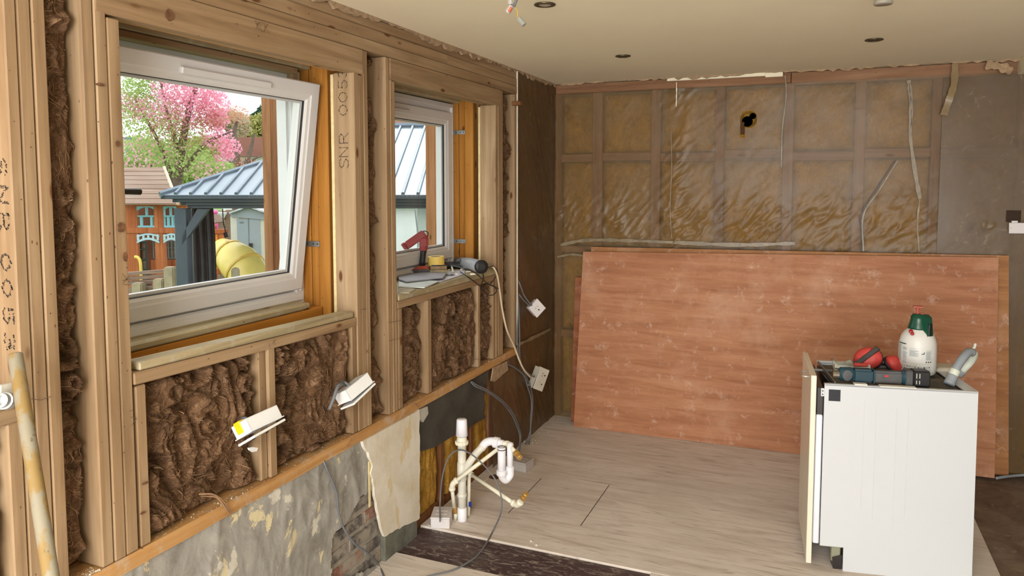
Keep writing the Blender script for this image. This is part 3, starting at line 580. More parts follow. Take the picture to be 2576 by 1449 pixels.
# ------------------------------------------------------------------ windows
def sweep_rect(y0, y1, z0, z1, prof):
    V = []; F = []; k = len(prof)
    for ins, x in prof: V += [(x, y0+ins, z0+ins), (x, y1-ins, z0+ins), (x, y1-ins, z1-ins), (x, y0+ins, z1-ins)]
    for i in range(k):
        j = (i+1) % k
        for c_ in range(4): d = (c_+1) % 4; F.append((i*4+c_, i*4+d, j*4+d, j*4+c_))
    return V, F
FRP = [(0, -.07), (0, 0), (.045, 0), (.052, -.006), (.052, -.022), (.066, -.022), (.066, -.07)]
SAP = [(0, -.03), (0, .014), (.004, .018), (.048, .018), (.054, .014), (.066, .012), (.076, .004), (.078, -.004), (.078, -.05), (.02, -.05), (.02, -.03)]
def window(nm, y0, y1, tilt, strap_y):
    z0, z1 = 1.168, 2.145; V, F = sweep_rect(y0, y1, z0, z1, [(a, x-.30) for a, x in FRP])
    w = tag(mk(nm, V, F, UPVC, origin=(0, 0, 0)), kind='structure')
    box('frame_step', (-.302, y0+.01, z0+.012), (-.292, y1-.012, z0+.032), UPVC, w, bev=.004)
    if tilt < .05:
        V, F = sweep_rect(y0-.0, y1, z0, z1, [(0, -.301), (0, -.290), (.02, -.286), (.024, -.30)]); mk('frame_cover_strip', V, F, UPVC, w)
    hz = 1.232; sy0, sy1 = y0+.03, y1-.030; H = .862
    V, F = sweep_rect(sy0, sy1, 0, H, SAP)
    s = mk('sash', V, F, UPVC, w, local=True); s.location = (-.302, 0, hz); s.rotation_euler = (0, tilt, 0)
    V, F = sweep_rect(sy0+.075, sy1-.075, .075, H-.075, [(0, .004), (0, -.006), (.0035, -.006), (.0035, .004)])
    mk('glazing_gasket', V, F, GASKET, s, local=True)
    MB().box((-.024, sy0+.074, .074), (-.002, sy1-.074, H-.074)).build('glass_pane', GLASS, s, local=True)
    V, F = sweep_rect(sy0+.076, sy1-.076, .076, H-.076, [(0, -.008), (.012, -.008), (.012, -.02), (0, -.02)]); mk('spacer_bar', V, F, UPVC, s, local=True)
    yc = (sy0+sy1)/2 + (.02 if nm == 'window_1' else -.17); hl = .21 if nm == 'window_1' else .19
    MB().box((.014, yc-hl, H-.052), (.030, yc+hl, H-.028), .007).build('trickle_vent', UPVC, s, local=True)
    hb = MB(); hb.box((.014, sy0+.022, H*.5-.04), (.028, sy0+.052, H*.5+.04), .004); hb.tube([(.028, sy0+.037, H*.5), (.055, sy0+.037, H*.5)], .009, 10)
    hb.tube([(.052, sy0+.03, H*.5), (.056, sy0+.08, H*.5+.003), (.056, sy0+.185, H*.5)], [.010, .009, .010], 10); hb.build('handle', BLACK, s, local=True, smooth=True)
    MB().box((-.02, sy1-.002, -.01), (.012, sy1+.008, .09), .003).build('hinge', UPVC, s, local=True)
    if tilt > .05:
        MB().tube([(-.012, sy1-.004, .52), (-.02, sy1+.002, .80)], .005, 6).build('stay_arm', STEEL, s, local=True)
    for z in strap_y[1]: strap(strap_y[0], z, w)
    return w
window('window_1', 1.44, 2.562, radians(7.6), (2.566, (1.42, 1.98)))
window('window_2', 2.852, 3.955, .0, (3.962, (1.33, 1.98)))

# ------------------------------------------------------------------ GARDEN (beyond the windows); local frame = metres right / forward
ZG = -.6
def gthing(name, label, cat_, r, d, z=ZG, group=None, kind=None):
    p = Vector((CAM.x, CAM.y, 0))+HR*r+HF*d; o = thing(name, label, cat_, (p.x, p.y, z), (0, 0, YAW), group, kind); o['_b'] = 0; del o['_b']; GO[o.name] = (r, d, z); return o
GO = {}
class GM(MB):
    def gb(s, name, m, T, root=None, **k):
        r, d, z = GO[(root or T).name]; V = [(v[0]-r, v[1]-d, v[2]-z) for v in s.V]; return mk(name, V, s.F, m, T, local=True, **k)
def px2(a, b_, d): p = rd(a, b_, d); return p[0], p[2]
GREYM = plain('anthracite_aluminium', rgb(74, 84, 92), .45, .2, var=.06); ROOFM = plain('grey_steel_roof', rgb(150, 160, 168), .4, .3, var=.08, scale=3); RIBM = plain('roof_rib', rgb(104, 118, 130), .4, .3)
CEDAR = wood('cedar_boards', 2, rgb(150, 78, 40), rgb(184, 104, 58), rgb(204, 126, 76), False); CEDB = wood('weathered_boards', 0, rgb(124, 100, 84), rgb(150, 124, 106), rgb(170, 146, 128), False)
POSTM = wood('posts_rough_timber', 2, rgb(130, 84, 54), rgb(168, 116, 76), rgb(188, 136, 94)); TEAL = plain('teal_paint', rgb(130, 190, 196), .6, var=.05); PALEB = plain('pale_blue_paint', rgb(178, 208, 214), .6, var=.05)
DGREEN = plain('dark_green_paint', rgb(46, 74, 72), .6); GREYP = plain('grey_paint', rgb(120, 130, 128), .6); BROWND = plain('inside_dark', rgb(112, 62, 40), .8)
lawn = tag(MB().box((-60, -10, ZG-.1), (-.45, 60, ZG)).build('lawn', plain('grass', rgb(104, 130, 62), .95, var=.3, scale=3)), kind='structure')
# posts of the verandah
for i, (pa, pb, x) in enumerate(((667, 699, -1.35), (1074, 1105, -1.2))):
    a = Xp(pa, 460, x); c_ = Xp(pb, 460, x); yc = (a.y+c_.y)/2; w = .037 if i == 0 else .046
    T = thing('verandah_post', ('square brown timber post outside the tilted window', 'square brown timber post outside the closed window with clutter on its sill')[i], 'post', (x, yc, ZG))
    MB().box((-w, -w, 0), (w, w, 3.4), .006).build('post_shaft', POSTM, T, local=True); MB().box((-w-.02, -w-.02, 0), (w+.02, w+.02, .05), .004).build('post_shoe', STEEL, T, local=True)
# gazebo
d0 = 6.4; T = gthing('gazebo', 'dark grey metal gazebo with ribbed hipped roof and corner braces', 'gazebo', *rd(450, 600, d0)[:2])
rl, ze = px2(403, 490, d0); _, zf = px2(403, 526, d0); rr_ = rl+4.6; dep = 3.4; zr = 2.32
r1, r2 = rl+1.95, rr_-1.95; dm = d0+dep/2; zr = rd(1030, 318, dm)[2]; r1 = rd(948, 318, dm)[0]; r2 = rr_-(r1-rl)
g = GM(); A = (rl, d0, ze); Bc = (rr_, d0, ze); Cc = (rr_, d0+dep, ze); D = (rl, d0+dep, ze); R1 = (r1, dm, zr); R2 = (r2, dm, zr)
for q in ((A, Bc, R2, R1), (Bc, Cc, R2), (Cc, D, R1, R2), (D, A, R1)): g.prism(q, (0, 0, -.02))
g.gb('roof', ROOFM, T)
def lerp3(a, b_, t): return tuple(a[i]+(b_[i]-a[i])*t for i in range(3))
n = 35
for i in range(1, n):   # ribs climb the front slope
    x = rl+(rr_-rl)*i/n; xr = x
    if x < r1: t = (x-rl)/(r1-rl)
    elif x > r2: t = (rr_-x)/(rr_-r2)
    else: t = 1
    gg = GM(); gg.tube([(x, d0, ze+.01), (x, d0+(dm-d0)*t, ze+(zr-ze)*t+.01)], .016, 5); gg.gb('roof_rib', RIBM, T)
for i in range(1, 26):
    y = d0+dep*i/26; t = min(y-d0, d0+dep-y)/(dep/2)
    gg = GM(); gg.tube([(rl, y, ze+.01), (rl+(r1-rl)*t, y, ze+(zr-ze)*t+.01)], .016, 5); gg.gb('roof_rib', RIBM, T)
gg = GM(); gg.tube([A, R1], .03, 6).tube([Bc, R2], .03, 6).tube([D, R1], .03, 6).tube([R1, R2], .04, 6); gg.gb('ridge_cap', RIBM, T)
h = ze-zf
for k, (ins, za, zb) in enumerate(((0, ze, ze-.30*h), (.07, ze-.3*h, ze-.55*h), (.12, ze-.55*h, ze-.78*h), (.16, ze-.78*h, zf))):
    g = GM(); a0, a1, b0, b1 = rl+ins, rr_-ins, d0+ins, d0+dep-ins
    for q in (((a0, b0, zb), (a1, b0+.05, za)), ((a0, b1-.05, zb), (a1, b1, za)), ((a0, b0, zb), (a0+.05, b1, za)), ((a1-.05, b0, zb), (a1, b1, za))): g.box(*q, .004)
    g.gb('fascia_moulding', GREYM, T)
pr0, _ = px2(440, 600, d0+.15); pr1, _ = px2(470, 600, d0+.15); pw = pr1-pr0
for (a, c_) in ((pr0, d0+.15), (rr_-.25, d0+.15), (pr0, d0+dep-.25), (rr_-.25, d0+dep-.25)):
    GM().box((a, c_, ZG), (a+pw, c_+pw, zf), .004).gb('post', GREYM, T)
def brace(pa, pb, w, d): a = rd(*pa, d); b_ = rd(*pb, d); g = GM(); g.prism([(a[0], d, a[2]-w), (a[0], d, a[2]+w), (b_[0], d, b_[2]+.0), (b_[0]+2*w, d, b_[2]+.0)][::1], (0, .06, 0)); return g
GM().prism([rd(*q, d0+.15) for q in ((458, 592), (458, 616), (524, 526), (496, 526))], (0, .05, 0)).gb('brace', GREYM, T)
GM().prism([rd(*q, d0+.45) for q in ((450, 548), (450, 560), (468, 530), (460, 530))], (0, .05, 0)).gb('brace', GREYM, T)
# curtain
T = gthing('gazebo_curtain', 'black net curtain gathered beside the gazebo corner post', 'curtain', *rd(490, 600, d0+.32)[:2])
c0, c1 = rd(462, 600, d0+.3)[0], rd(531, 600, d0+.3)[0]
V, Q = grid(np.linspace(0, 1, 60), np.linspace(0, 1, 40), lambda U, Vv: (c0+(c1-c0)*(U*(.93+.07*np.sin(Vv*3))+.02*fbm(U*5, Vv*6, 3, 3)), d0+.42+.022*np.sin(U*22+3*fbm(U*3, Vv*3, 2, 4)), ZG+.05+(zf-ZG-.05)*Vv))
gg = GM(); gg.V = [tuple(x) for x in V.tolist()]; gg.F = [tuple(q) for q in Q.tolist()]; gg.gb('curtain_panel', plain('black_mesh_fabric', rgb(62, 60, 62), .45, var=.3, scale=6), T, smooth=True)
# playhouse
dp = 8.6; T = gthing('playhouse', 'two storey cedar playhouse with teal window frames and boarded roof', 'playhouse', *rd(370, 600, dp)[:2])
def gbx(name, m, xa, xb, ya, yb, d, th=.05, T=T, bev=.004, par=None):
    a, c_ = rd(xa, yb, d), rd(xb, ya, d); g = GM().box((a[0], d, a[2]), (c_[0], d+th, c_[2]), bev); return g.gb(name, m, par or T, root=T)
gbx('back_wall', BROWND, 290, 470, 500, 800, dp+.75, .05)
for xa, xb, ya, yb in ((310, 343, 513, 810), (396, 409, 513, 810), (400, 414, 590, 812), (452, 470, 513, 810)): gbx('corner_board', CEDAR, xa, xb, ya, yb, dp+.002*(xa % 3))
for ya, yb in ((508, 519), (573, 587)): gbx('cross_rail', CEDAR, 310, 470, ya, yb, dp-.01)
for xa, xb in ((338, 397), (406, 450)):
    w = gbx('window_surround', TEAL, xa, xa+5, 518, 573, dp+.01); 
    gbx('window_bar', TEAL, xb-5, xb, 518, 573, dp+.01); gbx('window_bar', TEAL, xa, xb, 568, 573, dp+.008); gbx('window_bar', TEAL, xa, xb, 542, 546, dp+.012, .03)
    m_ = (xa+xb)/2; gbx('window_bar', TEAL, m_-2, m_+2, 520, 545, dp+.012, .03); gbx('window_bar', TEAL, xa+14, xa+19, 546, 570, dp+.014, .03); gbx('window_bar', TEAL, xb-19, xb-14, 546, 570, dp+.014, .03)
    for sx, x0 in ((1, xa), (-1, xb)):   # arched head corners
        P = [rd(x0, 517, dp+.005)]+[rd(x0+sx*(m_-xa)*t, 521+14*(1-t)**2, dp+.005) for t in (0, .25, .5, .75, 1)]+[rd(m_, 517, dp+.005)]
        GM().prism(P, (0, .03, 0)).gb('arch_head', TEAL, T)
for xa, xb in ((344, 400), (411, 450)):
    P = [(xa+(xb-xa)*t, 593-6*sin(pi*t)) for t in (0, .2, .4, .6, .8, 1)]; P2 = [(xa+(xb-xa)*t, 612-9*sin(pi*t)) for t in (1, .8, .6, .4, .2, 0)]
    gb_ = [(x, y) for x, y in P]; lo = [(x, y) for x, y in P2]
    GM().prism([rd(x, y, dp-.02) for x, y in gb_+[(x, y+4) for x, y in gb_[::-1]]], (0, .02, 0)).gb('arch_fascia', PALEB, T)
    GM().prism([rd(x, y-5, dp-.02) for x, y in lo[::-1]]+[rd(x, y, dp-.02) for x, y in lo], (0, .02, 0)).gb('arch_fascia', PALEB, T)
    for t in (.04, .28, .5, .72, .93): x = xa+(xb-xa)*t; gbx('arch_spoke', PALEB, x-2, x+3, 590, 606-5*sin(pi*t), dp-.018, .016)
for y in (607, 626, 651, 677): gbx('door_rail', DGREEN, 347, 376, y, y+3, dp+.3, .03)
for x in (347, 371): gbx('door_stile', DGREEN, x, x+5, 607, 800, dp+.3, .03)
gbx('door_panel', CEDB, 351, 372, 609, 800, dp+.33, .02); gbx('inner_board', BROWND, 376, 386, 590, 800, dp+.28, .03)
for xa in (385, 414):
    for x in (xa, xa+8, xa+16, xa+24): gbx('lattice_bar', GREYP, x, x+2, 605, 650, dp+.25, .02)
    for y in (605, 622, 648): gbx('lattice_bar', GREYP, xa, xa+26, y, y+3, dp+.252, .02)
    gbx('wall_panel', CEDB, xa-1, xa+27, 600, 652, dp+.29, .02); gbx('wall_panel', CEDAR, xa-1, xa+27, 654, 800, dp+.25, .03)
# playhouse roof boards
pa, pb = (300, 512), (452, 512)
top_l, top_r = rd(300, 421, dp+.9), rd(413, 421, dp+.9); bot_l, bot_r = rd(300, 512, dp-.15), rd(448, 513, dp-.15)
N_ = 8
for i in range(N_):
    t0, t1 = i/N_, (i+1)/N_; a = lerp3(bot_l, top_l, t0); b_ = lerp3(bot_r, top_r, t0); c_ = lerp3(bot_r, top_r, t1); e = lerp3(bot_l, top_l, t1)
    up = .008; GM().prism([(a[0], a[1], a[2]+up), (b_[0], b_[1], b_[2]+up), c_, e], (0, 0, -.02)).gb('roof_board', CEDB, T)
GM().tube([bot_r, top_r], .02, 5).gb('barge_board', plain('pale_timber', rgb(214, 190, 160), .7), T)
gg = GM(); gg.tube(cat([rd(339, 646, dp-.2), rd(347, 648, dp-.2), rd(353, 660, dp-.2), rd(355, 700, dp-.2), rd(356, 800, dp-.2)], 5), .018, 8); gg.gb('handrail', plain('yellow_plastic', rgb(238, 206, 96), .5), T, smooth=True)
# slide tower + slide
dt = 8.2; T = gthing('slide_tower', 'cedar slide tower frame with orange slat and tiny pitched roof', 'play tower', *rd(548, 640, dt)[:2])
GX = lambda n_, m, xa, xb, ya, yb, d, th=.05, T=T: gbx(n_, m, xa, xb, ya, yb, d, th, T=T)
GX('post', CEDAR, 529, 540, 567, 800, dt); GX('cap_rail', CEDAR, 532, 565, 577, 588, dt-.02, .1); GX('slat', plain('orange_plastic', rgb(250, 160, 10), .5), 540, 549, 589, 677, dt+.01, .02)
GX('slat', CEDAR, 549, 564, 589, 690, dt, .03); GX('bottom_rail', CEDAR, 532, 566, 677, 690, dt-.02, .06); GX('side_panel', GREYP, 519, 528, 575, 648, dt+.1, .03); GX('side_panel', CEDAR, 521, 532, 562, 800, dt+.14, .03)
for ya in (580, 600, 620): GX('window_pane', plain('orange_pane', rgb(220, 150, 50), .5), 520, 526, ya, ya+12, dt+.09, .01)  # plain orange panes on the side panel
GM().prism([rd(*q, dt+.05) for q in ((521, 545), (524, 541), (541, 560), (537, 563), (519, 562))], (0, .3, 0)).gb('small_roof', CEDB, T)
gg = GM(); gg.tube([rd(541, 534, dt+.3), rd(547, 577, dt+.3)], .022, 8); tp = gthing('pink_pole', 'bright pink plastic pole sticking up behind the slide tower', 'pole', *rd(544, 600, dt+.3)[:2], z=rd(547, 577, dt+.3)[2]-.2)
gg = GM(); gg.tube([rd(541, 534, dt+.6), rd(548, 590, dt+.6)], .022, 8); gg.lathe([(.001, -.02), (.03, -.015), (.034, 0), (.03, .02), (.001, .03)], rd(541, 534, dt+.6), 10); gg.gb('pole_shaft', plain('pink_plastic', rgb(244, 110, 170), .4), tp, smooth=True)
T = gthing('slide', 'pale yellow curved tube slide beside the cedar tower', 'slide', *rd(600, 650, 7.9)[:2])
P = [rd(556, 625, 8.1), rd(575, 640, 8.0), rd(600, 660, 7.9), rd(625, 690, 7.8), rd(645, 740, 7.7), rd(660, 820, 7.6)]
gg = GM(); PP = cat(P, 6); gg.tube(PP, [.12+.09*min(1, i/12) for i in range(len(PP))], 20); gg.gb('tube', plain('yellow_slide_plastic', rgb(246, 220, 120), .35, var=.06), T, smooth=True)
for i in (7, 16): q = PP[i]; dd = (PP[i+1]-PP[i-1]).normalized(); gg = GM(); gg.tube([q-dd*.012, q+dd*.012], .12+.09*min(1, i/12)+.012, 20); gg.gb('joint_flange', plain('yellow_flange', rgb(230, 190, 90), .4), T)
# shed
ds = 11.5; T = gthing('shed', 'pale grey plastic shed with double doors and low gable', 'shed', *rd(625, 600, ds)[:2])
GX = lambda n_, m, xa, xb, ya, yb, d, th=.05: gbx(n_, m, xa, xb, ya, yb, d, th, T=T)
SHG = plain('shed_grey', rgb(158, 166, 170), .5, var=.04); SHC = plain('shed_cream', rgb(214, 206, 190), .5, var=.04)
GX('door', SHG, 602, 628, 550, 800, ds); GX('door', SHG, 629, 654, 550, 800, ds); GX('front_panel', SHC, 586, 602, 545, 800, ds+.01); GX('front_panel', SHC, 654, 690, 548, 800, ds+.01)
GM().prism([rd(*q, ds-.02) for q in ((580, 545), (580, 537), (622, 523), (700, 549), (700, 556))], (0, .06, 0)).gb('gable', SHG, T); GM().prism([rd(*q, ds-.1) for q in ((576, 538), (622, 521), (706, 549), (706, 545), (622, 517), (576, 534))], (0, 2.2, 0)).gb('roof', plain('shed_roof', rgb(196, 202, 206), .5), T)
for y in (558, 620): GX('hinge', GREYP, 602, 612, y, y+3, ds-.01, .01)
GX('latch', BLACK, 626, 634, 612, 624, ds-.03, .03)
# fences
def fence(label, xa, xb, ytop, d, step, m, T=None):
    T = gthing('fence', label, 'fence', *rd((xa+xb)/2, 600, d)[:2]); a = rd(xa, ytop, d); c_ = rd(xb, ytop, d); n = int((c_[0]-a[0])/step)
    for i in range(n):
        x = a[0]+step*i; g = GM().box((x, d+.01*(i % 2), ZG), (x+step*.96, d+.02+.01*(i % 2), a[2]+.02*((i*7) % 3)), .002); g.gb('board', m, T)
    GM().box((a[0], d+.04, a[2]-.3), (c_[0], d+.08, a[2]-.22)).gb('rail', m, T); return T
fence('tall brown close boarded fence behind the yellow slide', 530, 700, 533, 14, .14, CEDB)
T = gthing('low_fence', 'weathered low timber rail fence with square post caps below the playhouse', 'fence', *rd(380, 700, 7.2)[:2])
for k, (ya, yb) in enumerate(((683, 691), (695, 703), (706, 716), (722, 735), (742, 756))):
    a = rd(285, yb+5, 7.2); c_ = rd(470, yb-9, 7.2); e = rd(470, ya-9, 7.2); f = rd(285, ya+5, 7.2); GM().prism([a, c_, e, f], (0, .05, 0)).gb('rail', CEDB, T)
for x, y in ((398, 702), (425, 672), (345, 712)):
    p = rd(x, y, 7.1); GM().box((p[0]-.05, 7.08, ZG), (p[0]+.05, 7.18, p[2]), .012).gb('post', plain('pale_post', rgb(176, 160, 130), .8, var=.2), T)
T = gthing('fence_post', 'round topped grey timber post at the foot of the slide', 'post', *rd(592, 690, 6.9)[:2]); p = rd(592, 675, 6.9)
GM().lathe([(.04, ZG), (.04, p[2]-.02), (.03, p[2]), (.005, p[2]+.01)], (p[0], 6.9, 0), 10).gb('post_shaft', plain('pale_post_b', rgb(170, 156, 128), .8), T)
# neighbour's white outbuilding seen through window 2
T = gthing('outbuilding', 'white rendered outbuilding below the gazebo eave, seen through the cluttered window', 'building', *rd(1040, 600, 12.5)[:2])
WR = plain('white_render', rgb(240, 242, 240), .9, var=.03); gbx('wall', WR, 930, 1046, 520, 800, 12.5, 3, T=T); gbx('wall', plain('pale_grey_render', rgb(206, 210, 206), .9, var=.03), 1047, 1180, 520, 800, 12.7, 3, T=T)
gbx('flat_roof', GREYP, 925, 1190, 514, 521, 12.3, 3.4, T=T)
gg = GM(); gg.tube(cat([rd(1044, 528, 12.2), rd(1048, 560, 12.2), rd(1052, 600, 12.2), rd(1050, 640, 12.2)], 4), .012, 6); gg.gb('cable_run', GREYP, T)
# festoon bulb
T = gthing('festoon_bulb', 'clear festoon bulb hanging on a black cable under the gazebo eave', 'lamp', *rd(570, 600, 6.9)[:2], z=rd(572, 609, 6.9)[2])
gg = GM(); gg.tube(cat([rd(560, 525, 6.9), rd(562, 560, 6.9), rd(566, 575, 6.9), rd(567, 590, 6.9)], 5), .005, 6); gg.tube([rd(566, 585, 6.9), rd(570, 597, 6.9)], .018, 8); gg.gb('cable', BLACK, T)
p = rd(573, 603, 6.9); GM().lathe([(.002, -.035), (.018, -.028), (.026, -.008), (.022, .012), (.014, .025)], p, 12).gb('bulb', glassy('bulb_glass', (.95, .93, .88, 1)), T, smooth=True)
T = gthing('wall_lantern', 'small white lantern on the fence beside the pink pole', 'lamp', *rd(554, 545, 13.9)[:2], z=rd(554, 552, 13.9)[2]); GM().lathe([(.06, 0), (.12, .1), (.13, .13), (.02, .14)], rd(554, 552, 13.9), 10).gb('shade', WHITE, T)
# trees
def leafmesh(n, blobs, size, seed, flat=.5):
    r = np.random.RandomState(seed); w = np.array([b_[6] if len(b_) > 6 else 1 for b_ in blobs], float); w /= w.sum(); idx = r.choice(len(blobs), n, p=w)
    Bc_ = np.array([b_[:6] for b_ in blobs])[idx]; u = r.normal(size=(n, 3)); u /= np.linalg.norm(u, axis=1)[:, None]; rad = r.rand(n, 1)**.4
    c_ = Bc_[:, :3]+u*rad*Bc_[:, 3:6]; a = r.normal(size=(n, 3)); a /= np.linalg.norm(a, axis=1)[:, None]; b2 = np.cross(a, r.normal(size=(n, 3))); b2 /= np.linalg.norm(b2, axis=1)[:, None]
    s = size*(.6+.8*r.rand(n, 1)); V = np.stack([c_-a*s, c_-b2*s*flat, c_+a*s, c_+b2*s*flat], 1).reshape(-1, 3); F = np.arange(4*n).reshape(-1, 4); return V, F
def leafmat(name, stops, trans=.35):
    b = NB(name); v = b.coord((1, 1, 1), False); n = b.noise(v, 2.2, 5, .8); c = b.ramp(n, stops); b.base(c); b.set(Roughness=.7)
    t = b.n('ShaderNodeBsdfTranslucent'); b.l(c, t.inputs[0]); mx = b.n('ShaderNodeMixShader'); mx.inputs[0].default_value = trans
    b.l(b.p.outputs[0], mx.inputs[1]); b.l(t.outputs[0], mx.inputs[2]); b.l(mx.outputs[0], b.out.inputs[0]); return b.m
BARK = plain('bark', rgb(112, 92, 80), .9, var=.3, bump=.6)
PINK = leafmat('pink_blossom', [(.3, rgb(226, 146, 162)), (.5, rgb(246, 176, 196)), (.7, rgb(252, 206, 218))]); GRN = leafmat('fresh_green', [(.3, rgb(140, 166, 84)), (.5, rgb(176, 198, 116)), (.7, rgb(202, 214, 146))])
OLV = leafmat('olive_leaf', [(.3, rgb(150, 150, 80)), (.5, rgb(176, 172, 100)), (.7, rgb(196, 196, 128))]); BRZ = leafmat('bronze_leaf', [(.3, rgb(196, 134, 106)), (.7, rgb(222, 172, 146))]); DKG = leafmat('dark_conifer', [(.3, rgb(44, 78, 56)), (.7, rgb(74, 108, 80))], .1)
def tree(nm, label, r, d, trunk, leaves, group=None):
    T = gthing(nm, label, 'tree', r, d, group=group)
    for pts, rad in trunk: k = len(cat(pts, 4)); GM().tube(cat(pts, 4), [rad*(1-.75*i/k) for i in range(k)], 7).gb('trunk' if pts is trunk[0][0] else 'branch', BARK, T)
    for i, (n_, blobs, size, m, seed) in enumerate(leaves):
        n_ = int(n_*(6 if m is PINK else 4)); size *= .42 if m is PINK else .48
        V, F = leafmesh(n_, blobs, size, seed); g = GM(); g.V = V.tolist(); g.F = F.tolist(); o = g.gb('blossom' if m in (PINK,) else 'foliage', m, T); o['kind'] = 'stuff'
def bb(px, py, d, rx, rz, w=1, rdp=None): p = rd(px, py, d); s = d/1855; return (p[0], p[1], p[2], rx*s, (rdp or rx)*s, rz*s, w)
dc = 12.5
tree('cherry_tree', 'cherry tree in pink blossom with fresh green leaves', rd(450, 600, dc)[0], dc,
     [([(rd(450, 800, dc)[0], dc, ZG), rd(440, 560, dc), rd(450, 430, dc), rd(470, 300, dc), rd(500, 200, dc)], .12), ([rd(445, 480, dc), rd(400, 360, dc), rd(340, 250, dc)], .05), ([rd(450, 440, dc), rd(520, 360, dc), rd(585, 330, dc)], .045), ([rd(455, 400, dc), rd(420, 280, dc), rd(400, 180, dc)], .04)],
     [(1500, [bb(480, 215, dc, 95, 55, 4), bb(440, 280, dc, 95, 50, 3), bb(330, 270, dc, 40, 40, .8), bb(550, 350, dc, 42, 34, .8), bb(578, 372, dc, 30, 26, .5), bb(560, 395, dc, 30, 16, .3), bb(370, 440, dc, 60, 30, .4), bb(520, 430, dc, 60, 30, .3), bb(520, 260, dc, 60, 40, 1.5), bb(390, 390, dc, 110, 60, 1.0), bb(470, 110, dc, 120, 60, 2), bb(545, 300, dc, 30, 30, .5)], .062, PINK, 1),
      (1500, [bb(400, 320, dc, 110, 70, 2), bb(350, 230, dc, 55, 70, 1.4), bb(470, 400, dc, 90, 50, 2), bb(420, 150, dc, 100, 60, 1)], .055, GRN, 2), (240, [bb(530, 300, dc, 40, 40, 1), bb(450, 330, dc, 80, 50, 1)], .05, BRZ, 3)])
dh = 15
tree('shrub_bank', 'fresh green shrubs behind the playhouse roof, beneath the cherry blossom', rd(440, 600, dh)[0], dh, [([(rd(430, 800, dh)[0], dh, ZG), rd(430, 560, dh), rd(430, 470, dh)], .08)],
     [(5200, [bb(360, 400, dh, 70, 60, 1), bb(440, 420, dh, 90, 70, 2), bb(520, 440, dh, 80, 45, 1.5), bb(400, 470, dh, 90, 40, 1), bb(600, 470, dh, 60, 30, .7), bb(340, 470, dh, 60, 40, .7)], .075, GRN, 5)])
tree('bare_tree', 'nearly leafless tree standing before the red roofed house', rd(600, 600, 18)[0], 18,
     [([(rd(597, 800, 18)[0], 18, ZG), rd(597, 480, 18), rd(597, 420, 18), rd(595, 370, 18), rd(590, 330, 18), rd(597, 305, 18)], .13), ([rd(597, 395, 18), rd(580, 360, 18), rd(572, 335, 18)], .05), ([rd(620, 460, 18), rd(622, 410, 18), rd(632, 370, 18), rd(640, 335, 18)], .09), ([rd(597, 420, 18), rd(575, 405, 18), rd(560, 385, 18)], .04), ([rd(622, 420, 18), rd(640, 400, 18), rd(662, 392, 18)], .04)],
     [(260, [bb(590, 290, 18, 40, 25), bb(620, 420, 18, 40, 24)], .06, BRZ, 8)])
db = 34
tree('garden_tree', 'yellow green tree far behind the red roof, near the right edge of the tilted pane', rd(640, 400, db)[0], db, [([(rd(640, 500, db)[0], db, ZG), rd(640, 420, db), rd(640, 330, db)], .2)], [(3600, [bb(650, 340, db, 50, 50, 2), bb(610, 370, db, 40, 45, 1), bb(690, 330, db, 50, 60, 1), bb(520, 380, db, 60, 40, 1), bb(560, 400, db, 60, 40, 1)], .2, OLV, 11)], 'trees far behind the gazebo')
tree('pale_tree', 'hazy pale tree rising left of the bare tree', rd(575, 400, 26)[0], 26, [([(rd(575, 500, 26)[0], 26, ZG), rd(575, 380, 26), rd(572, 290, 26)], .15)], [(900, [bb(565, 300, 26, 38, 28, 1), bb(600, 315, 26, 30, 35, 1)], .10, leafmat('pale_leaf', [(.3, rgb(190, 176, 140)), (.7, rgb(214, 206, 176))]), 12)], 'trees far behind the gazebo')
tree('conifer', 'dark conifer top on the skyline right of the sky gap', rd(655, 400, 42)[0], 42, [([(rd(655, 500, 42)[0], 42, ZG), rd(655, 400, 42), rd(655, 290, 42)], .2)], [(1200, [bb(645, 300, 42, 16, 18, 1), bb(665, 290, 42, 22, 24, 1.4), bb(690, 290, 42, 40, 40, 1.4)], .18, DKG, 13)], 'trees far behind the gazebo')
# houses
T = gthing('house', 'white bungalow with red brown tiled roof behind the bare tree', 'building', *rd(610, 500, 24)[:2])
gbx('wall', plain('white_wall_far', rgb(232, 232, 230), .9, var=.02), 560, 760, 390, 560, 24, 6, T=T)
GM().prism([rd(*q, 23.5) for q in ((548, 393), (575, 345), (800, 345), (830, 393))], (0, 6, 0)).gb('roof', plain('red_tiles', rgb(146, 96, 84), .9, var=.15, scale=2), T)
for xa in (575, 600): w = gbx('window', plain('far_glass', rgb(130, 150, 160), .3), xa, xa+14, 405, 432, 23.97, .05, T=T); gbx('window_bar', WHITE, xa+6, xa+8, 405, 432, 23.93, .03, T=T)
T = gthing('distant_house', 'pale house with blue roof glimpsed through the cherry tree on the left', 'building', *rd(330, 430, 30)[:2])
gbx('wall', plain('white_wall_far_b', rgb(226, 230, 234), .9, var=.02), 300, 336, 355, 604, 30, 2, T=T); gbx('roof', plain('blue_slate', rgb(90, 120, 160), .7), 298, 340, 345, 356, 29.8, 2.4, T=T); gbx('window', plain('far_glass_b', rgb(120, 140, 160), .3), 318, 328, 372, 392, 29.9, .05, T=T)
T = gthing('roofed_house', 'reddish tiled roof just above the gazebo ridge, seen through the cluttered window', 'building', *rd(1040, 400, 26)[:2])
gbx('wall', WR, 960, 1200, 330, 600, 26, 6, T=T); GM().prism([rd(*q, 25.7) for q in ((940, 340), (985, 296), (1020, 285), (1180, 270), (1230, 340))], (0, 6, 0)).gb('roof', plain('red_tiles_b', rgb(160, 116, 96), .9, var=.3, scale=3), T)
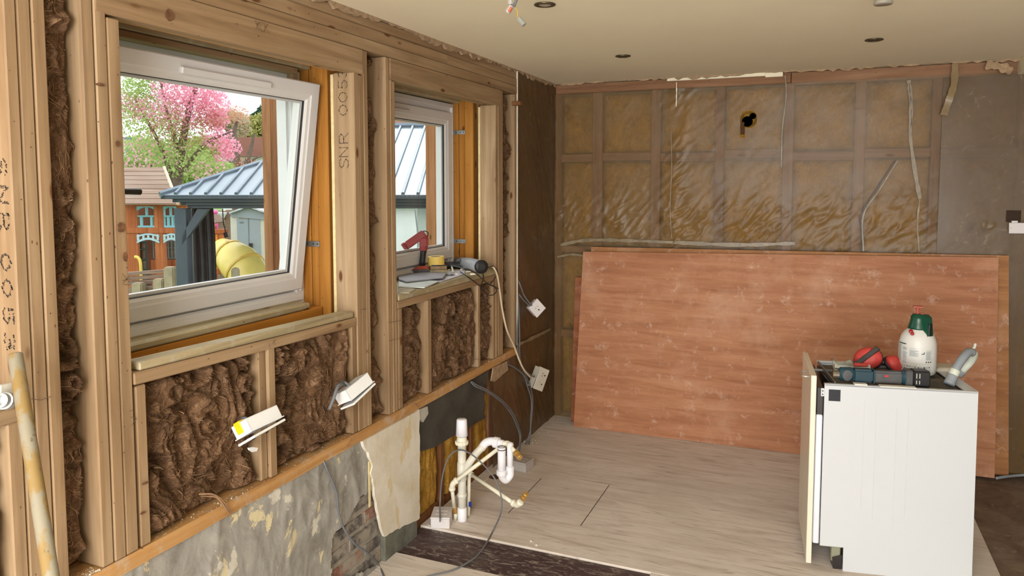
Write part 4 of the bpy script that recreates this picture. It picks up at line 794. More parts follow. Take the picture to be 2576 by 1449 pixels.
tree('far_tree', 'light green tree above the reddish roof, seen through the cluttered window', rd(990, 400, 36)[0], 36, [([(rd(990, 500, 36)[0], 36, ZG), rd(990, 400, 36), rd(990, 300, 36)], .2)], [(900, [bb(1000, 295, 36, 35, 30, 1), bb(1080, 285, 36, 60, 30, 1)], .2, GRN, 14)], 'trees far behind the gazebo')

# ------------------------------------------------------------------ leaning plywood sheets
def ply_mat(name, lo, mid, hi, dust=.6):
    b = NB(name); v = b.coord((1.1, 1, 13)); n = b.noise(v, 1.6, 6, .6, .5); f = b.noise(b.coord((14, 1, 120)), 1, 3)
    c = b.ramp(n, [(.28, lo), (.5, mid), (.7, hi)]); c = b.mix(c, b.ramp(f, [(.3, BW(.84)), (.6, BW(1))]), .6, 'MULTIPLY')
    g = b.noise(b.coord((1, 1, 1)), 1.1, 3, .6); c = b.mix(c, b.ramp(g, [(.35, (.78, .68, .62, 1)), (.6, (1, 1, 1, 1))]), .6, 'MULTIPLY')
    d = b.noise(b.coord((1, 1, 1)), 13, 8, .75, .3); c = b.mix(c, rgb(206, 172, 150), b.ramp(d, [(.56, BW(0)), (.7, BW(dust))]))
    d2 = b.noise(b.coord((1.2, 1, 1.2)), 2.6, 5, .65); c = b.mix(c, rgb(200, 158, 130), b.ramp(d2, [(.52, BW(0)), (.7, BW(dust*.6))]))
    b.base(c); b.set(Roughness=.62); b.p.inputs['Specular IOR Level'].default_value = .3; return b.m
PLY1 = ply_mat('red_faced_ply', rgb(156, 100, 68), rgb(178, 122, 86), rgb(192, 138, 102), .8); PLY2 = ply_mat('red_faced_ply_dark', rgb(122, 66, 36), rgb(146, 84, 48), rgb(160, 98, 58), .3)
PLY3 = ply_mat('ply_plaster_spattered', rgb(140, 92, 52), rgb(164, 112, 66), rgb(178, 126, 80), .8)
def sheet(label, TL, TR, BR, BL, th, m):
    P = [Vector(p) for p in (BL, BR, TR, TL)]; c_ = (P[0]+P[1])/2; nrm = (P[1]-P[0]).cross(P[3]-P[0]).normalized()
    if nrm.y < 0: nrm = -nrm
    ux = (P[1]-P[0]); rz = math.atan2(ux.y, ux.x); lean = math.atan2(((P[3]-P[0]).cross(ux.normalized())).length, 1)
    o = MB().prism(P, nrm*th).build('plywood_sheet', m, origin=tuple(c_)); return tag(o, label, 'plywood', 'plywood sheets leaning on the back wall')
def fy(p, y): return Vector((p.x, y, .002))
t3 = lambda p: (p.x, p.y, max(p.z, 0.001))
s3l = sheet('plywood sheet at the very back, its dark left end showing beside the front sheet', Yp(1447, 697, B-.050), Yp(2300, 694, B-.048), fy(Zp(2290, 1163, .002), B-.046), Zp(1436, 1060, .002), .010, PLY2)
sheet('plywood sheet with dark red top edge standing just behind the front sheet', Yp(1487, 621, B-.070), Yp(2538, 643, B-.062), fy(Zp(2531, 1188, .002), B-.064), fy(Zp(1474, 1058, .002), B-.12), .010, PLY3)
sheet('large dusty red faced plywood sheet in front of the others', Yp(1467, 633, B-.105), Yp(2512, 648, B-.105), Zp(2502, 1203, .002), Zp(1443, 1073, .002), .015, PLY1)

# ------------------------------------------------------------------ dishwasher and the things on it
DW = Vector((1.782, 3.383, 0)); TH = atan(.107/.582)
APP = plain('white_enamel', rgb(201, 204, 207), .28, var=.01, scale=2); APPD = plain('white_gloss_inner', rgb(222, 224, 232), .25, var=.02); DOORC = plain('cream_gloss_door', rgb(226, 218, 198), .25, var=.02)
DARKP = plain('dark_brown_control', rgb(44, 38, 38), .35); TOPD = plain('dusty_black_top', rgb(92, 84, 72), .95, var=.5, scale=16, bump=.3)
T = thing('dishwasher', 'white built in dishwasher standing loose on the floor with its cream door panel on', 'dishwasher', DW, (0, 0, TH)); LC = dict(local=True)
mb = MB(); mb.prism([(0, 0, .106), (.096, 0, .106), (.096, 0, .0), (.60, 0, .0), (.592, 0, .82), (0, 0, .82)], (0, .012, 0)); mb.build('side_panel', APP, T, **LC)
MB().prism([(.048, .438, .106), (.096, .438, .106), (.096, .438, .0), (.60, .438, .0), (.592, .438, .82), (.048, .438, .82)], (0, .012, 0)).build('side_panel', APP, T, **LC)
MB().box((.585, .012, .0), (.597, .438, .80)).build('back_panel', APP, T, **LC)
MB().box((.10, .02, .02), (.58, .43, .10)).build('base_tray', DARKP, T, **LC)
MB().box((.045, .013, .11), (.584, .437, .796), .003).build('tub_housing', DARKP, T, **LC)
for xa, xb in ((.158, .205), (.285, .33)):   # pressed ribs of the side
    mb = MB(); mb.box((xa, -.0012, .20 if xa > .2 else .28), (xa+.003, .001, .755-.02*(xa > .2)), .001); mb.box((xb, -.0012, .24), (xb+.003, .001, .74), .001); mb.build('pressed_rib', APP, T, **LC)
MB().box((.017, -.0008, .748), (.064, .0, .798)).build('black_sticker', plain('black_sticker', rgb(40, 42, 48), .7), T, **LC)
mb = MB(); mb.box((0, 0, .812), (.592, .022, .821), .002).box((.55, .02, .812), (.60, .44, .819), .002).box((.045, .428, .812), (.592, .45, .821), .002); mb.build('top_rim', APP, T, **LC)
V, Q = grid(np.linspace(.046, .55, 60), np.linspace(.02, .43, 40), lambda U, Vv: (U, Vv, .800+.009*fbm(U*18, Vv*18, 4, 5)))
mk('top_cover', V, Q, TOPD, T, local=True, smooth=True)
MB().box((.046, .04, .803), (.052, .42, .822)).box((.13, .03, .803), (.138, .54, .812)).box((.01, .30, .803), (.13, .306, .812)).build('top_bracket', STEEL, T, **LC)
MB().box((.12, .004, .82), (.17, .03, .827)).box((.22, .002, .819), (.36, .03, .824)).build('foam_strip', plain('off_white_foam', rgb(214, 210, 200), .8), T, **LC)
dd = MB(); dd.box((-.030, .006, .108), (-.004, .43, .682), .004); dd.build('inner_door', APPD, T, **LC).rotation_euler = (0, 0, radians(-5))
cp = MB().box((-.030, .006, .684), (-.003, .43, .802), .003).build('control_panel', DARKP, T, **LC); cp.rotation_euler = (0, 0, radians(-5))
k = MB().box((-.014, .002, .765), (.000, .007, .800), .001).build('hinge_plate', APP, cp, **LC)
for z in (.774, .789): MB().lathe([(.003, 0), (.003, .001)], (-.007, .0015, z), 8, Matrix.Rotation(pi/2, 3, 'X').to_4x4()).build('screw_hole', GASKET, cp, **LC)
d = MB().box((-.056, -.016, .026), (-.034, .44, .857), .002).build('door_panel', DOORC, T, **LC); d.rotation_euler = (0, 0, radians(-5))
mb = MB(); P = [(-.056, .02, .842), (-.082, .02, .842), (-.088, .026, .842), (-.088, .11, .842), (-.082, .116, .842), (-.056, .116, .842)]; mb.tube(P, .0045, 8); mb.build('door_handle', plain('nickel', rgb(206, 200, 190), .3, .7), d, **LC, smooth=True)
MB().box((.004, .02, .094), (.094, .03, .108)).box((.05, .02, .03), (.09, .045, .10), .004).build('plinth_bracket', plain('olive_plate', rgb(150, 150, 128), .5, .4), T, **LC)
MB().prism([(.055, .014, .05), (.094, .014, .065), (.094, .014, .0), (.060, .014, .0)], (0, .06, 0)).build('front_foot', DARKP, T, **LC)
def U(u, v, z): return DW+Vector((u*cos(TH)-v*sin(TH), u*sin(TH)+v*cos(TH), z))
HOSE = plain('grey_hose', rgb(140, 146, 152), .5); HOSEL = plain('pale_hose_end', rgb(196, 200, 186), .5)
pts = cat([(.515, .10, .822), (.535, .12, .855), (.555, .13, .895), (.585, .15, .932), (.615, .18, .948), (.645, .21, .935), (.645, .24, .895), (.62, .25, .855), (.60, .26, .82)], 9)
def hose(p0, p1, m, nm, r=.0165, extra=0):
    pp_ = pts[p0:p1]; mb = MB(); rs = [r*(1.0+.07*(i % 2)) for i in range(len(pp_))]; mb.tube(pp_, rs, 12); return mb.build(nm, m, T, smooth=True, **LC)
hose(0, 10, HOSE, 'drain_hose_cuff', .021); hose(8, 16, HOSEL, 'drain_hose_clip', .0195); hose(14, 42, HOSE, 'drain_hose'); hose(38, 66, HOSEL, 'drain_hose_tail', .016); hose(64, 71, HOSE, 'drain_hose_cuff', .019)
MB().tube([(.635, .20, .955), (.645, .205, .965), (.65, .21, .98)], .006, 6).build('cable_tie', HOSEL, T, **LC)
def on(name, label, cat_, u, v, z=.812, rot=0, group=None): return thing(name, label, cat_, U(u, v, z), (0, 0, TH+rot), group)
# pressure sprayer
GRNP = plain('dark_green_plastic', rgb(18, 72, 52), .3); REDP = plain('red_plastic', rgb(196, 44, 40), .4); BOT = plain('milky_bottle_plastic', rgb(216, 214, 208), .4, var=.02)
T = on('pressure_sprayer', 'white pump pressure sprayer with dark green head and red plunger', 'sprayer', .455, .325, .812, -.2); r = .078
MB().lathe([(.068, 0), (.076, .008), (r, .03), (r, .115), (r*.985, .14), (r*.9, .168), (r*.74, .19), (r*.56, .202), (.040, .208)], n=36).build('bottle', BOT, T, smooth=True, **LC)
h_ = MB(); h_.lathe([(.044, .205), (.043, .212), (.037, .232), (.033, .25), (.033, .262), (.028, .264), (.027, .270), (.004, .272)], n=28); hd = h_.build('pump_head', GRNP, T, smooth=True, **LC)
RH = Matrix.Rotation(-.75, 4, 'Z')
def rh(mb): mb.V = [tuple(RH @ Vector(v)) for v in mb.V]; return mb
rh(MB().prism([(.004, -.018, .272), (.034, -.018, .274), (.052, -.018, .262), (.060, -.018, .20), (.062, -.018, .168), (.056, -.018, .155), (.036, -.018, .155), (.032, -.018, .178), (.026, -.018, .25)], (0, .036, 0)).prism([(.0, -.014, .274), (.02, -.014, .25), (-.012, -.014, .252)], (0, .02, 0))).build('trigger_handle', GRNP, T, **LC)
rh(MB().box((.056, -.011, .168), (.0630, .011, .236), .003)).build('grip_shade_block', plain('very_dark_green', rgb(8, 34, 26), .3), T, **LC)  # raised block, shade of the grip hollow painted as darker green
MB().tube([(-.006, 0, .27), (-.006, 0, .302)], .0065, 10).box((-.024, -.012, .302), (.016, .012, .308), .002).box((.006, -.006, .272), (.02, .006, .278), .002).build('plunger', plain('faded_red_plastic', rgb(176, 76, 64), .45), T, **LC)
MB().lathe([(.002, 0), (.009, .002), (.009, .01), (.002, .012)], (-.034, -.048, .196), 12, Matrix.Rotation(1.1, 3, 'X').to_4x4()).lathe([(.002, 0), (.008, .002), (.008, .012), (.002, .014)], (-.029, -.056, .188), 12, Matrix.Rotation(1.3, 3, 'X').to_4x4()).build('relief_valve', plain('dark_red_plastic', rgb(150, 18, 26), .35), T, **LC)
# print on the bottle: wrapped onto the cylinder
def cyl(a, z, e=.0006): return ((r+e)*sin(a), -(r+e)*cos(a), z)
def patch(mb, a0, a1, z0, z1):
    n = max(1, int(abs(a1-a0)/.12)+1)
    for i in range(n): p, q = a0+(a1-a0)*i/n, a0+(a1-a0)*(i+1)/n; mb.add([cyl(p, z0), cyl(q, z0), cyl(q, z1), cyl(p, z1)], [(0, 1, 2, 3)])
rr = random.Random(4); A0 = -.32; dk = MB(); gr = MB()
patch(dk, -1.28, -.72, .139, .1435)
for c_, (a0, a1, z0, z1) in enumerate(((-1.3, -1.0, .06, .132), (-.92, -.62, .05, .126), (-.5, .0, .090, .124), (.36, .74, .075, .118))):
    z = z1
    while z > z0:
        if rr.random() > .16: patch(gr, a0, a1-rr.uniform(0, .12)*(a1-a0)*3, z, z+.0012)
        z -= .0026
patch(dk, .12, .28, .102, .105); patch(dk, .24, .28, .104, .112)
for i in range(3): patch(dk, .36+i*.13, .43+i*.13, .064, .070)
for z in (.058, .045, .033, .022): patch(gr, -1.1, .66, z, z+.0007)
for i in range(12): patch(gr, -1.0+i*.15, -.993+i*.15, .022, .058)
for i in range(11):
    for j in range(2): q = -.97+i*.15; patch(dk if rr.random() > .6 else gr, q+.02, q+.06+rr.random()*.05, .027+j*.012, .031+j*.012+rr.random()*.003)
dk.build('label_print', plain('label_ink_dark', rgb(44, 56, 54), .6), T, **LC); gr.build('label_print', plain('label_ink_grey', rgb(132, 146, 144), .6), T, **LC)
# ear defenders
T = on('ear_defenders', 'red ear defenders with grey headband lying in front of the sprayer', 'ear defenders', .29, .315); REDD = plain('dusty_red_plastic', rgb(196, 66, 60), .55, var=.25, scale=30)
def cup(cx, cy, cz, rot, s):
    M = Matrix.LocRotScale(Vector((cx, cy, cz)), Euler(rot), Vector((s*1.15, s*.95, s))); mb = MB(); pf = [(.001, .036), (.022, .035), (.034, .028), (.041, .014), (.043, 0)]
    bm_ = MB().lathe(pf, n=22); V = [tuple(M @ Vector(v)) for v in bm_.V]; mb.add(V, bm_.F); o = mb.build('ear_cup', REDD, T, smooth=True, **LC)
    b2 = MB().lathe([(.040, 0), (.044, -.003), (.043, -.014), (.02, -.016)], n=22); MB().add([tuple(M @ Vector(v)) for v in b2.V], b2.F).build('ear_cushion', GASKET, T, smooth=True, **LC); return M
M = cup(-.045, .0, .056, (1.15, -.35, -.25), 1.28); cup(.066, .012, .032, (.85, .55, .5), 1.0)
b2 = MB().box((-.050, -.009, .032), (.046, .009, .040), .002); M2 = M @ Matrix.Rotation(.5, 4, 'Z'); MB().add([tuple(M2 @ Vector(v)) for v in b2.V], b2.F).build('headband_slider', plain('worn_black', rgb(50, 44, 42), .5, var=.4, scale=30), T, **LC)
MB().tube(cat([(-.07, .035, .05), (-.03, .06, .03), (.03, .065, .02), (.08, .04, .02)], 6), .006, 6).build('headband', GASKET, T, smooth=True, **LC)
# cordless tool lying along the front edge
TEALP = plain('dark_teal_plastic', rgb(30, 62, 74), .5, var=.2); DGR = plain('dusty_dark_grey', rgb(78, 78, 80), .6, var=.25, scale=20)
T = on('cordless_multitool', 'dark teal cordless tool with grey body and black battery lying along the near edge', 'power tool', .25, .080, .812, .03); T.scale = (1, 1.1, 1.25)
mb = MB().tube([(-.205, 0, .028), (-.17, 0, .028)], [.013, .016], 12); mb.build('tool_nose', plain('scratched_steel', rgb(120, 108, 92), .4, .6, var=.3, scale=40), T, **LC)
MB().tube([(-.18, 0, .030), (-.172, 0, .030), (-.13, 0, .031), (-.12, 0, .031)], [.018, .024, .024, .020], 16).box((-.125, -.022, .006), (-.045, .022, .052), .007).box((-.045, -.024, .005), (-.038, .024, .053), .002).build('tool_head', TEALP, T, **LC)
MB().lathe([(.019, 0), (.019, .003), (.001, .004)], (-.152, -.0235, .031), 20, Matrix.Rotation(pi/2, 3, 'X').to_4x4()).build('vent_disc', DGR, T, **LC)
MB().box((-.045, -.018, .008), (.075, .018, .048), .006).build('tool_body', DGR, T, **LC)
MB().tube([(.07, 0, .028), (.078, 0, .028), (.10, 0, .028)], [.020, .026, .026], 14).build('tool_collar', TEALP, T, **LC)
MB().box((.082, -.026, .002), (.112, .024, .056), .004).build('battery_mount', DGR, T, **LC)
bt = MB().box((.112, -.028, .001), (.178, .026, .057), .005).build('battery', BLACK, T, **LC)
for x in (.122, .134): MB().box((x, -.0288, .012), (x+.003, -.0278, .024)).box((x, -.0288, .032), (x+.003, -.0278, .048)).build('contact_mark', HOSEL, bt, **LC)
MB().box((.0, -.0185, .030), (.016, -.0175, .036)).build('red_mark', REDP, T, **LC)
# clear plastic case with screwdriver
CLR = plain('cloudy_clear_plastic', rgb(186, 190, 178), .25, var=.15); T = on('plastic_sleeve', 'crumpled clear plastic sleeve of parts at the back left of the dishwasher top', 'plastic sleeve', .155, .30, .812, -.1)
V, Q = grid(np.linspace(-.06, .09, 26), np.linspace(-.05, .05, 20), lambda A_, B_: (A_, B_, .014+.040*fbm(A_*26, B_*26, 4, 9)*np.clip((.055-np.abs(B_))/.02, 0, 1)+.0)); mk('sleeve_top', V, Q, CLR, T, local=True, smooth=True)
MB().box((-.06, -.05, 0), (.09, .05, .012), .003).build('sleeve_base', CLR, T, **LC)
T = on('screwdriver', 'slim red handled screwdriver lying on the clear plastic sleeve', 'screwdriver', .17, .255, .846, -.10)
MB().tube([(-.07, 0, .004), (.0, 0, .006)], .0025, 8).build('shaft', STEEL, T, **LC); MB().tube([(.0, 0, .006), (.006, 0, .006), (.05, 0, .007), (.06, 0, .007)], [.005, .009, .008, .006], 10).build('grip', REDD, T, **LC)
T = on('white_tray', 'flat off-white plastic tray behind the hose and sprayer', 'tray', .585, .40, .812, .1); MB().box((-.045, -.05, 0), (.07, .06, .018), .005).box((-.035, -.04, .018), (.06, .05, .021), .002).build('tray_body', plain('tray_white', rgb(206, 198, 182), .6), T, **LC)

# ------------------------------------------------------------------ waste stack and water pipes
by = 3.197; ypt = lambda px, py, y=by: Yp(px, py, y)
T = thing('waste_pipe', 'white plastic waste stack with capped top, swept branch and bottle trap rising from the floor', 'pipe', (.135, by, 0)); Tw = dict(smooth=True)
sx, zt = .137, .518; r0 = .0205
MB().tube([(sx, by, -.01), (sx, by, .40)], r0, 20).build('stack_pipe', PIPEO, T, **Tw)
MB().lathe([(r0+.002, .03), (r0+.0035, .032), (r0+.0035, .095), (r0+.001, .097)], (sx, by, -.03), 20).build('coupling', PIPEW, T, **Tw)
MB().lathe([(r0+.001, 0), (r0+.0035, .002), (r0+.0035, .09), (r0+.0005, .092)], (sx, by, .205), 20).lathe([(r0+.0005, 0), (r0+.0035, .001), (r0+.0035, .02), (r0+.0005, .022)], (sx, by, .118), 20).build('coupling', PIPEO, T, **Tw)
mb = MB(); mb.lathe([(r0, 0), (.031, .001), (.031, .018), (.026, .020), (.024, .036), (.024, .04)], (sx, by, .388), 24)
for k in range(12): a = k*pi/6; mb.box((sx+.029*cos(a)-.003, by+.029*sin(a)-.003, .389), (sx+.029*cos(a)+.003, by+.029*sin(a)+.003, .405))
mb.build('ring_nut', CREAMP, T); MB().lathe([(.024, 0), (.0300, .002), (.0255, .082), (.022, .086), (.001, .087)], (sx, by, .430), 28).build('air_valve_cap', PIPEW, T, **Tw)
br = cat([(sx, by, .235), tuple(ypt(1192, 1148, by+.02)), tuple(ypt(1216, 1122, by+.04))], 6); MB().tube(br, .0185, 16).build('branch_pipe', PIPEO, T, **Tw)
br = cat([tuple(ypt(1211, 1128, by+.04)), tuple(ypt(1222, 1114, by+.045)), tuple(ypt(1236, 1110, by+.05)), tuple(ypt(1248, 1113, by+.05))], 6); MB().tube(br, .0205, 16).build('branch_elbow', PIPEW, T, **Tw)
a = ypt(1243, 1112, by+.05); c_ = ypt(1262, 1116, by+.05); dd_ = (c_-a).normalized()
mb = MB().tube([a, a+dd_*.026], [.027, .027], 12).tube([a+dd_*.026, c_+dd_*.01], .019, 14); mb.build('union_nut', PIPEW, T)
ty = by+.01; tb = ypt(1262, 1192, ty); tt = ypt(1262, 1124, ty)
rc = ypt(1283, 1190, ty+.03); rt_ = ypt(1283, 1114, ty+.03)
MB().tube([tb, tt], .0195, 20).build('trap_inlet', PIPEW, T, **Tw); MB().lathe([(.0205, 0), (.0205, .003), (.0185, .004)], (tt.x, tt.y, tt.z-.014), 20).build('rubber_ring', GASKET, T, **Tw)
MB().lathe([(.0198, 0), (.017, .001), (.016, -.008), (.001, -.009)], (tt.x, tt.y, tt.z), 20, cap=False).build('trap_mouth', GASKET, T, **Tw)
MB().lathe([(.022, -.008), (.026, -.004), (.026, .018), (.021, .02)], (tb.x, tb.y, tb.z), 12).build('ring_nut', PIPEW, T)
mid = (tb+rc)/2-Vector((0, 0, .032)); MB().tube(cat([tb, tb-Vector((0, 0, .016))+(rc-tb)*.08, mid, rc-Vector((0, 0, .010)), rc+Vector((0, 0, .02))], 7), .0185, 16).build('trap_bend', PIPEW, T, **Tw)
MB().tube([rc+Vector((0, 0, .018)), rt_], .0155, 16).build('trap_riser', PIPEW, T, **Tw); MB().lathe([(.016, 0), (.021, .001), (.021, .022), (.016, .024)], (rc.x, rc.y, rc.z+.012), 14).build('ring_nut', PIPEW, T)
def elbow(a, b_, c_, T, r=.0165):   # push-fit elbow with two collars
    a, b_, c_ = map(Vector, (a, b_, c_)); u = (a-b_).normalized(); v = (c_-b_).normalized(); L = .034
    MB().tube(cat([b_+u*L, b_+u*.012+v*.003, b_+v*.012+u*.003, b_+v*L], 5), r*.86, 12).build('elbow_body', CREAMP, T, **Tw)
    MB().tube([b_+u*.020, b_+u*.023, b_+u*.034, b_+u*.037], [r*.8, r, r, r*.7], 14).tube([b_+v*.020, b_+v*.023, b_+v*.034, b_+v*.037], [r*.8, r, r, r*.7], 14).build('elbow_collar', CREAMP, T, **Tw)
def brass(a, b_, T, r=.0115):
    a, b_ = Vector(a), Vector(b_); t = (b_-a).normalized(); L = (b_-a).length
    MB().tube([a, a+t*L*.05, a+t*L*.35, a+t*L*.36, a+t*L*.6, a+t*L*.61, a+t*L*.95, b_], [r, r*1.2, r*1.2, r*.85, r*.85, r*1.1, r*1.1, r*.9], 10).build('brass_fitting', BRASS, T)
w0 = Zp(1146, 1306); w0 = Vector((w0.x, w0.y, 0)); wa = ypt(1136, 1218, 3.13); wb_ = ypt(1276, 1112, 3.255); we = ypt(1302, 1144, 3.20)
T = thing('water_pipe', 'cream push-fit water pipe running up past the stack to the trap with brass tail', 'pipe', w0, group='cream water pipes')
wm = w0.lerp(wa, .35); MB().tube([w0, w0+Vector((0, 0, .035))], .010, 10).tube([wm, wa], .0095, 12).build('riser_pipe', CREAMP, T, **Tw)
brass(w0+Vector((0, 0, .035)), wm+Vector((0, 0, .01)), T, .011); MB().box(tuple(w0+Vector((-.012, -.012, .045))), tuple(w0+Vector((.012, .012, .06))), .003).build('isolating_valve', STEEL, T)
MB().tube([wa, wb_], .0098, 12).build('long_pipe', CREAMP, T, **Tw); elbow(w0, wa, wb_, T); elbow(wa, wb_, we, T, .018); MB().tube([wb_, we], .0095, 12).build('tail_pipe', CREAMP, T, **Tw); brass(wb_.lerp(we, .8), we+(we-wb_)*.25, T, .013)
q0 = ypt(1180, 1190, 3.25); q1 = ypt(1302, 1273, 3.10); q2 = ypt(1318, 1250, 3.08)
T = thing('water_pipe', 'cream push-fit water pipe slanting down over the floor to a brass ended elbow', 'pipe', Vector((q1.x, q1.y, 0)), group='cream water pipes')
MB().tube([q0, q1], .0095, 12).build('long_pipe', CREAMP, T, **Tw); elbow(q0, q1, q2+(q2-q1), T, .017); brass(q1.lerp(q2, .8), q2+(q2-q1)*.35, T, .012)
MB().tube([q0-(q1-q0)*.02, q0+(q1-q0)*.06], .015, 12).build('elbow_collar', CREAMP, T, **Tw)
MB().tube([q0, Vector((q0.x-.01, q0.y+.01, .02)), Vector((q0.x-.01, q0.y+.01, -.01))], .0095, 10).build('riser_pipe', CREAMP, T, **Tw)
MB().box((.158, 3.225, .06), (.172, 3.235, .085), .002).build('blue_tap_lever', plain('blue_plastic', rgb(20, 50, 140), .4), T)
MB().lathe([(.001, 0), (.035, 0), (.035, .0015), (.001, .0015)], tuple(Zp(1245, 1200, .0)), 16).build('pipe_hole_cover', plain('rusty_hole', rgb(92, 64, 44), .9, var=.5), T)
# junction boxes on the floor
def jbox(label, c0, c1, c2, h, m, T=None):
    a, b_, c_ = (Vector((p.x, p.y, 0)) for p in (c0, c1, c2)); u = b_-a; ang = math.atan2(u.y, u.x); w = u.length; d = (c_-b_).length
    T = thing('junction_box', label, 'junction box', a, (0, 0, ang)); MB().box((0, 0, 0), (w, d, h*.82), .003).build('box_body', m, T, local=True); MB().box((-.001, -.001, h*.83), (w+.001, d+.001, h), .002).build('box_lid', m, T, local=True)
    MB().box((w*.2, d*.3, h), (w*.8, d*.35, h+.001)).box((w*.2, d*.6, h), (w*.8, d*.65, h+.001)).build('lid_ridge', m, T, local=True); return T
jbox('white junction box on the floor beside the waste stack', Zp(1083, 1330), Zp(1131, 1331), Zp(1139, 1302), .056, BOXW)
jbox('greyish junction box on the floor behind the trap', Zp(1283, 1181), Zp(1322, 1190), Zp(1339, 1175), .056, BOXG)

# ------------------------------------------------------------------ socket boxes hanging on their cables
def sockbox(label, c_, rot, double=True, m=WHITE, yellow=None, gap=.008, bits=True):
    # local: Z = out of the faceplate, X long side
    L = .147 if double else .087; T = thing('socket_box', label, 'socket box', c_, rot, 'loose socket boxes')
    mb = MB(); t = .0025; X, Y, D = L/2-.004, .0395, .047
    mb.box((-X, -Y, -D), (X, Y, -D+t), .001); mb.box((-X, -Y, -D), (-X+t, Y, 0), .001); mb.box((X-t, -Y, -D), (X, Y, 0), .001); mb.box((-X, -Y, -D), (X, -Y+t, 0), .001); mb.box((-X, Y-t, -D), (X, Y, 0), .001)
    mb.box((-X-.004, -Y-.004, -.003), (X+.004, -Y+.002, 0)); mb.box((-X-.004, Y-.002, -.003), (X+.004, Y+.004, 0)); mb.build('back_box', m, T, local=True)
    f = MB().box((-L/2, -.043, 0), (L/2, .043, .008), .003); Mx = Matrix.Translation((0, 0, gap)) @ Matrix.Rotation(.05, 4, 'Y')
    MB().add([tuple(Mx @ Vector(v)) for v in f.V], f.F).build('face_plate', m, T, local=True)
    s_ = MB()
    for x in ((-.03, .03) if double else (0,)): s_.box((x-.004, -.018, gap+.0085), (x+.004, -.010, gap+.012)); s_.box((x-.012, .006, gap+.0085), (x-.006, .009, gap+.0095)); s_.box((x+.006, .006, gap+.0085), (x+.012, .009, gap+.0095))
    s_.build('socket_slot', GASKET, T, local=True)
    if yellow: a, b_ = yellow; MB().box(a, b_, .002).build('yellow_lug', YEL, T, local=True)
    return T
def frame_rot(ex, ez):        # rotation whose local X -> ex and Z -> ez (made orthogonal)
    ex = Vector(ex).normalized(); ez = Vector(ez); ez = (ez-ex*ez.dot(ex)).normalized(); ey = ez.cross(ex); return Matrix((ex, ey, ez)).transposed().to_euler()
p = Xp(655, 1078, .05); sockbox('white socket box with yellow lug hanging face down beside the left window cripple studs', p, frame_rot((.05, 1, .05), (.50, -.12, -.86)), yellow=((-.0735, -.022, -.052), (-.046, .008, -.012)), gap=.010)
MB().box((-.078, -.006, -.040), (-.0695, .026, -.008)).V
p = Xp(897, 990, .055); sockbox('white socket box without lug hanging face down beneath the right end of the tilted window', p, frame_rot((.10, 1, .30), (.45, .18, -.88)), gap=.009)
p = Xp(1350, 775, .07); sockbox('single white socket plate hanging on two grey cables near the corner', p, frame_rot((.5, .55, .65), (.72, -.68, .15)), False, BOXW, yellow=((-.02, -.046, -.048), (.03, -.036, -.012)), gap=.004)
p = Xp(1359, 953, .08); sockbox('dusty socket box hanging low in the corner, fed by the cream flex', p, frame_rot((.25, .35, .88), (.85, -.52, -.12)), True, plain('dusty_white', rgb(196, 188, 172), .6, var=.15), yellow=((.055, -.036, -.046), (.0725, -.005, -.012)), gap=.006)
T = thing('light_switch', 'white double switch plate hanging crooked on the back wall above the ply sheets', 'switch', Yp(2560, 574, B-.05), frame_rot((1, 0, .02), (0, -1, .06)))
MB().box((-.043, -.03, 0), (.10, .03, .009), .003).box((-.03, .03, -.01), (0, .042, .006), .002).box((.03, .03, -.01), (.055, .042, .006), .002).build('face_plate', BOXW, T, local=True); MB().box((-.036, -.002, .009), (-.030, .003, .0098)).box((.030, -.012, .009), (.05, .012, .014), .002).build('rocker', BOXG, T, local=True)

# ------------------------------------------------------------------ cables
def cab(name, label, pts, r, m, group=None, ends=None):
    P = cat(pts, 8); o = tube(name, P, r, m, n=8, origin=tuple(P[-1])); tag(o, label, 'cable', group); return o
Xq = lambda a, b_, x=.02: Xp(a, b_, x)
cab('cable', 'grey cable trailing from under the sole plate over the rendered wall', [Xq(812, 1155, -.002), Xq(822, 1180, .012), Xq(845, 1235, .016), Xq(852, 1290, .02), Xq(868, 1335, .02), Xq(895, 1370, .025), Xq(925, 1392, .035), Zp(950, 1418, .005), Zp(966, 1452, .005), Zp(975, 1500, .005)], .0045, CABLE)
cab('cable', 'grey cable looping from the white junction box over the floor', [Zp(1107, 1312, .056), Yp(1107, 1265, 3.13), Yp(1112, 1205, 3.14), Yp(1126, 1155, 3.15), Yp(1150, 1133, 3.16), Yp(1178, 1138, 3.14), Yp(1215, 1168, 3.12), Yp(1245, 1205, 3.10), Yp(1261, 1250, 3.08), Yp(1260, 1290, 3.06), Zp(1243, 1330, .012), Zp(1226, 1362, .008), Zp(1200, 1398, .006), Zp(1165, 1422, .008), Zp(1130, 1437, .007), Zp(1070, 1452, .005), Zp(1000, 1480, .005)], .0038, CABLE)
for k in (0, 1):
    cab('cable', ('lower of twin grey cables drooping from the sole plate to the floor', 'upper of twin grey cables drooping from the sole plate to the floor')[k], [Xq(1184+3*k, 960, .004), Xq(1196+4*k, 972-3*k, .02), Xq(1225, 985-4*k, .03), Xq(1262+2*k, 1012-4*k, .04), Xq(1288+3*k, 1045-3*k, .05), Xq(1300+4*k, 1072, .06), Xq(1308+2*k, 1100, .07), Xq(1304+3*k, 1135, .085), Zp(1300+4*k, 1150, .004)], .0045, CABLE, 'twin grey cables by the trap')
cab('cable', 'grey cable from the wool beside the end stud to the hanging single socket plate, upper', [Xq(1300, 700, -.01), Xq(1308, 715, .02), Xq(1318, 742, .03), Xq(1332, 762, .05), Xp(1342, 772, .045)], .0048, CABLE, 'grey cables by the corner')
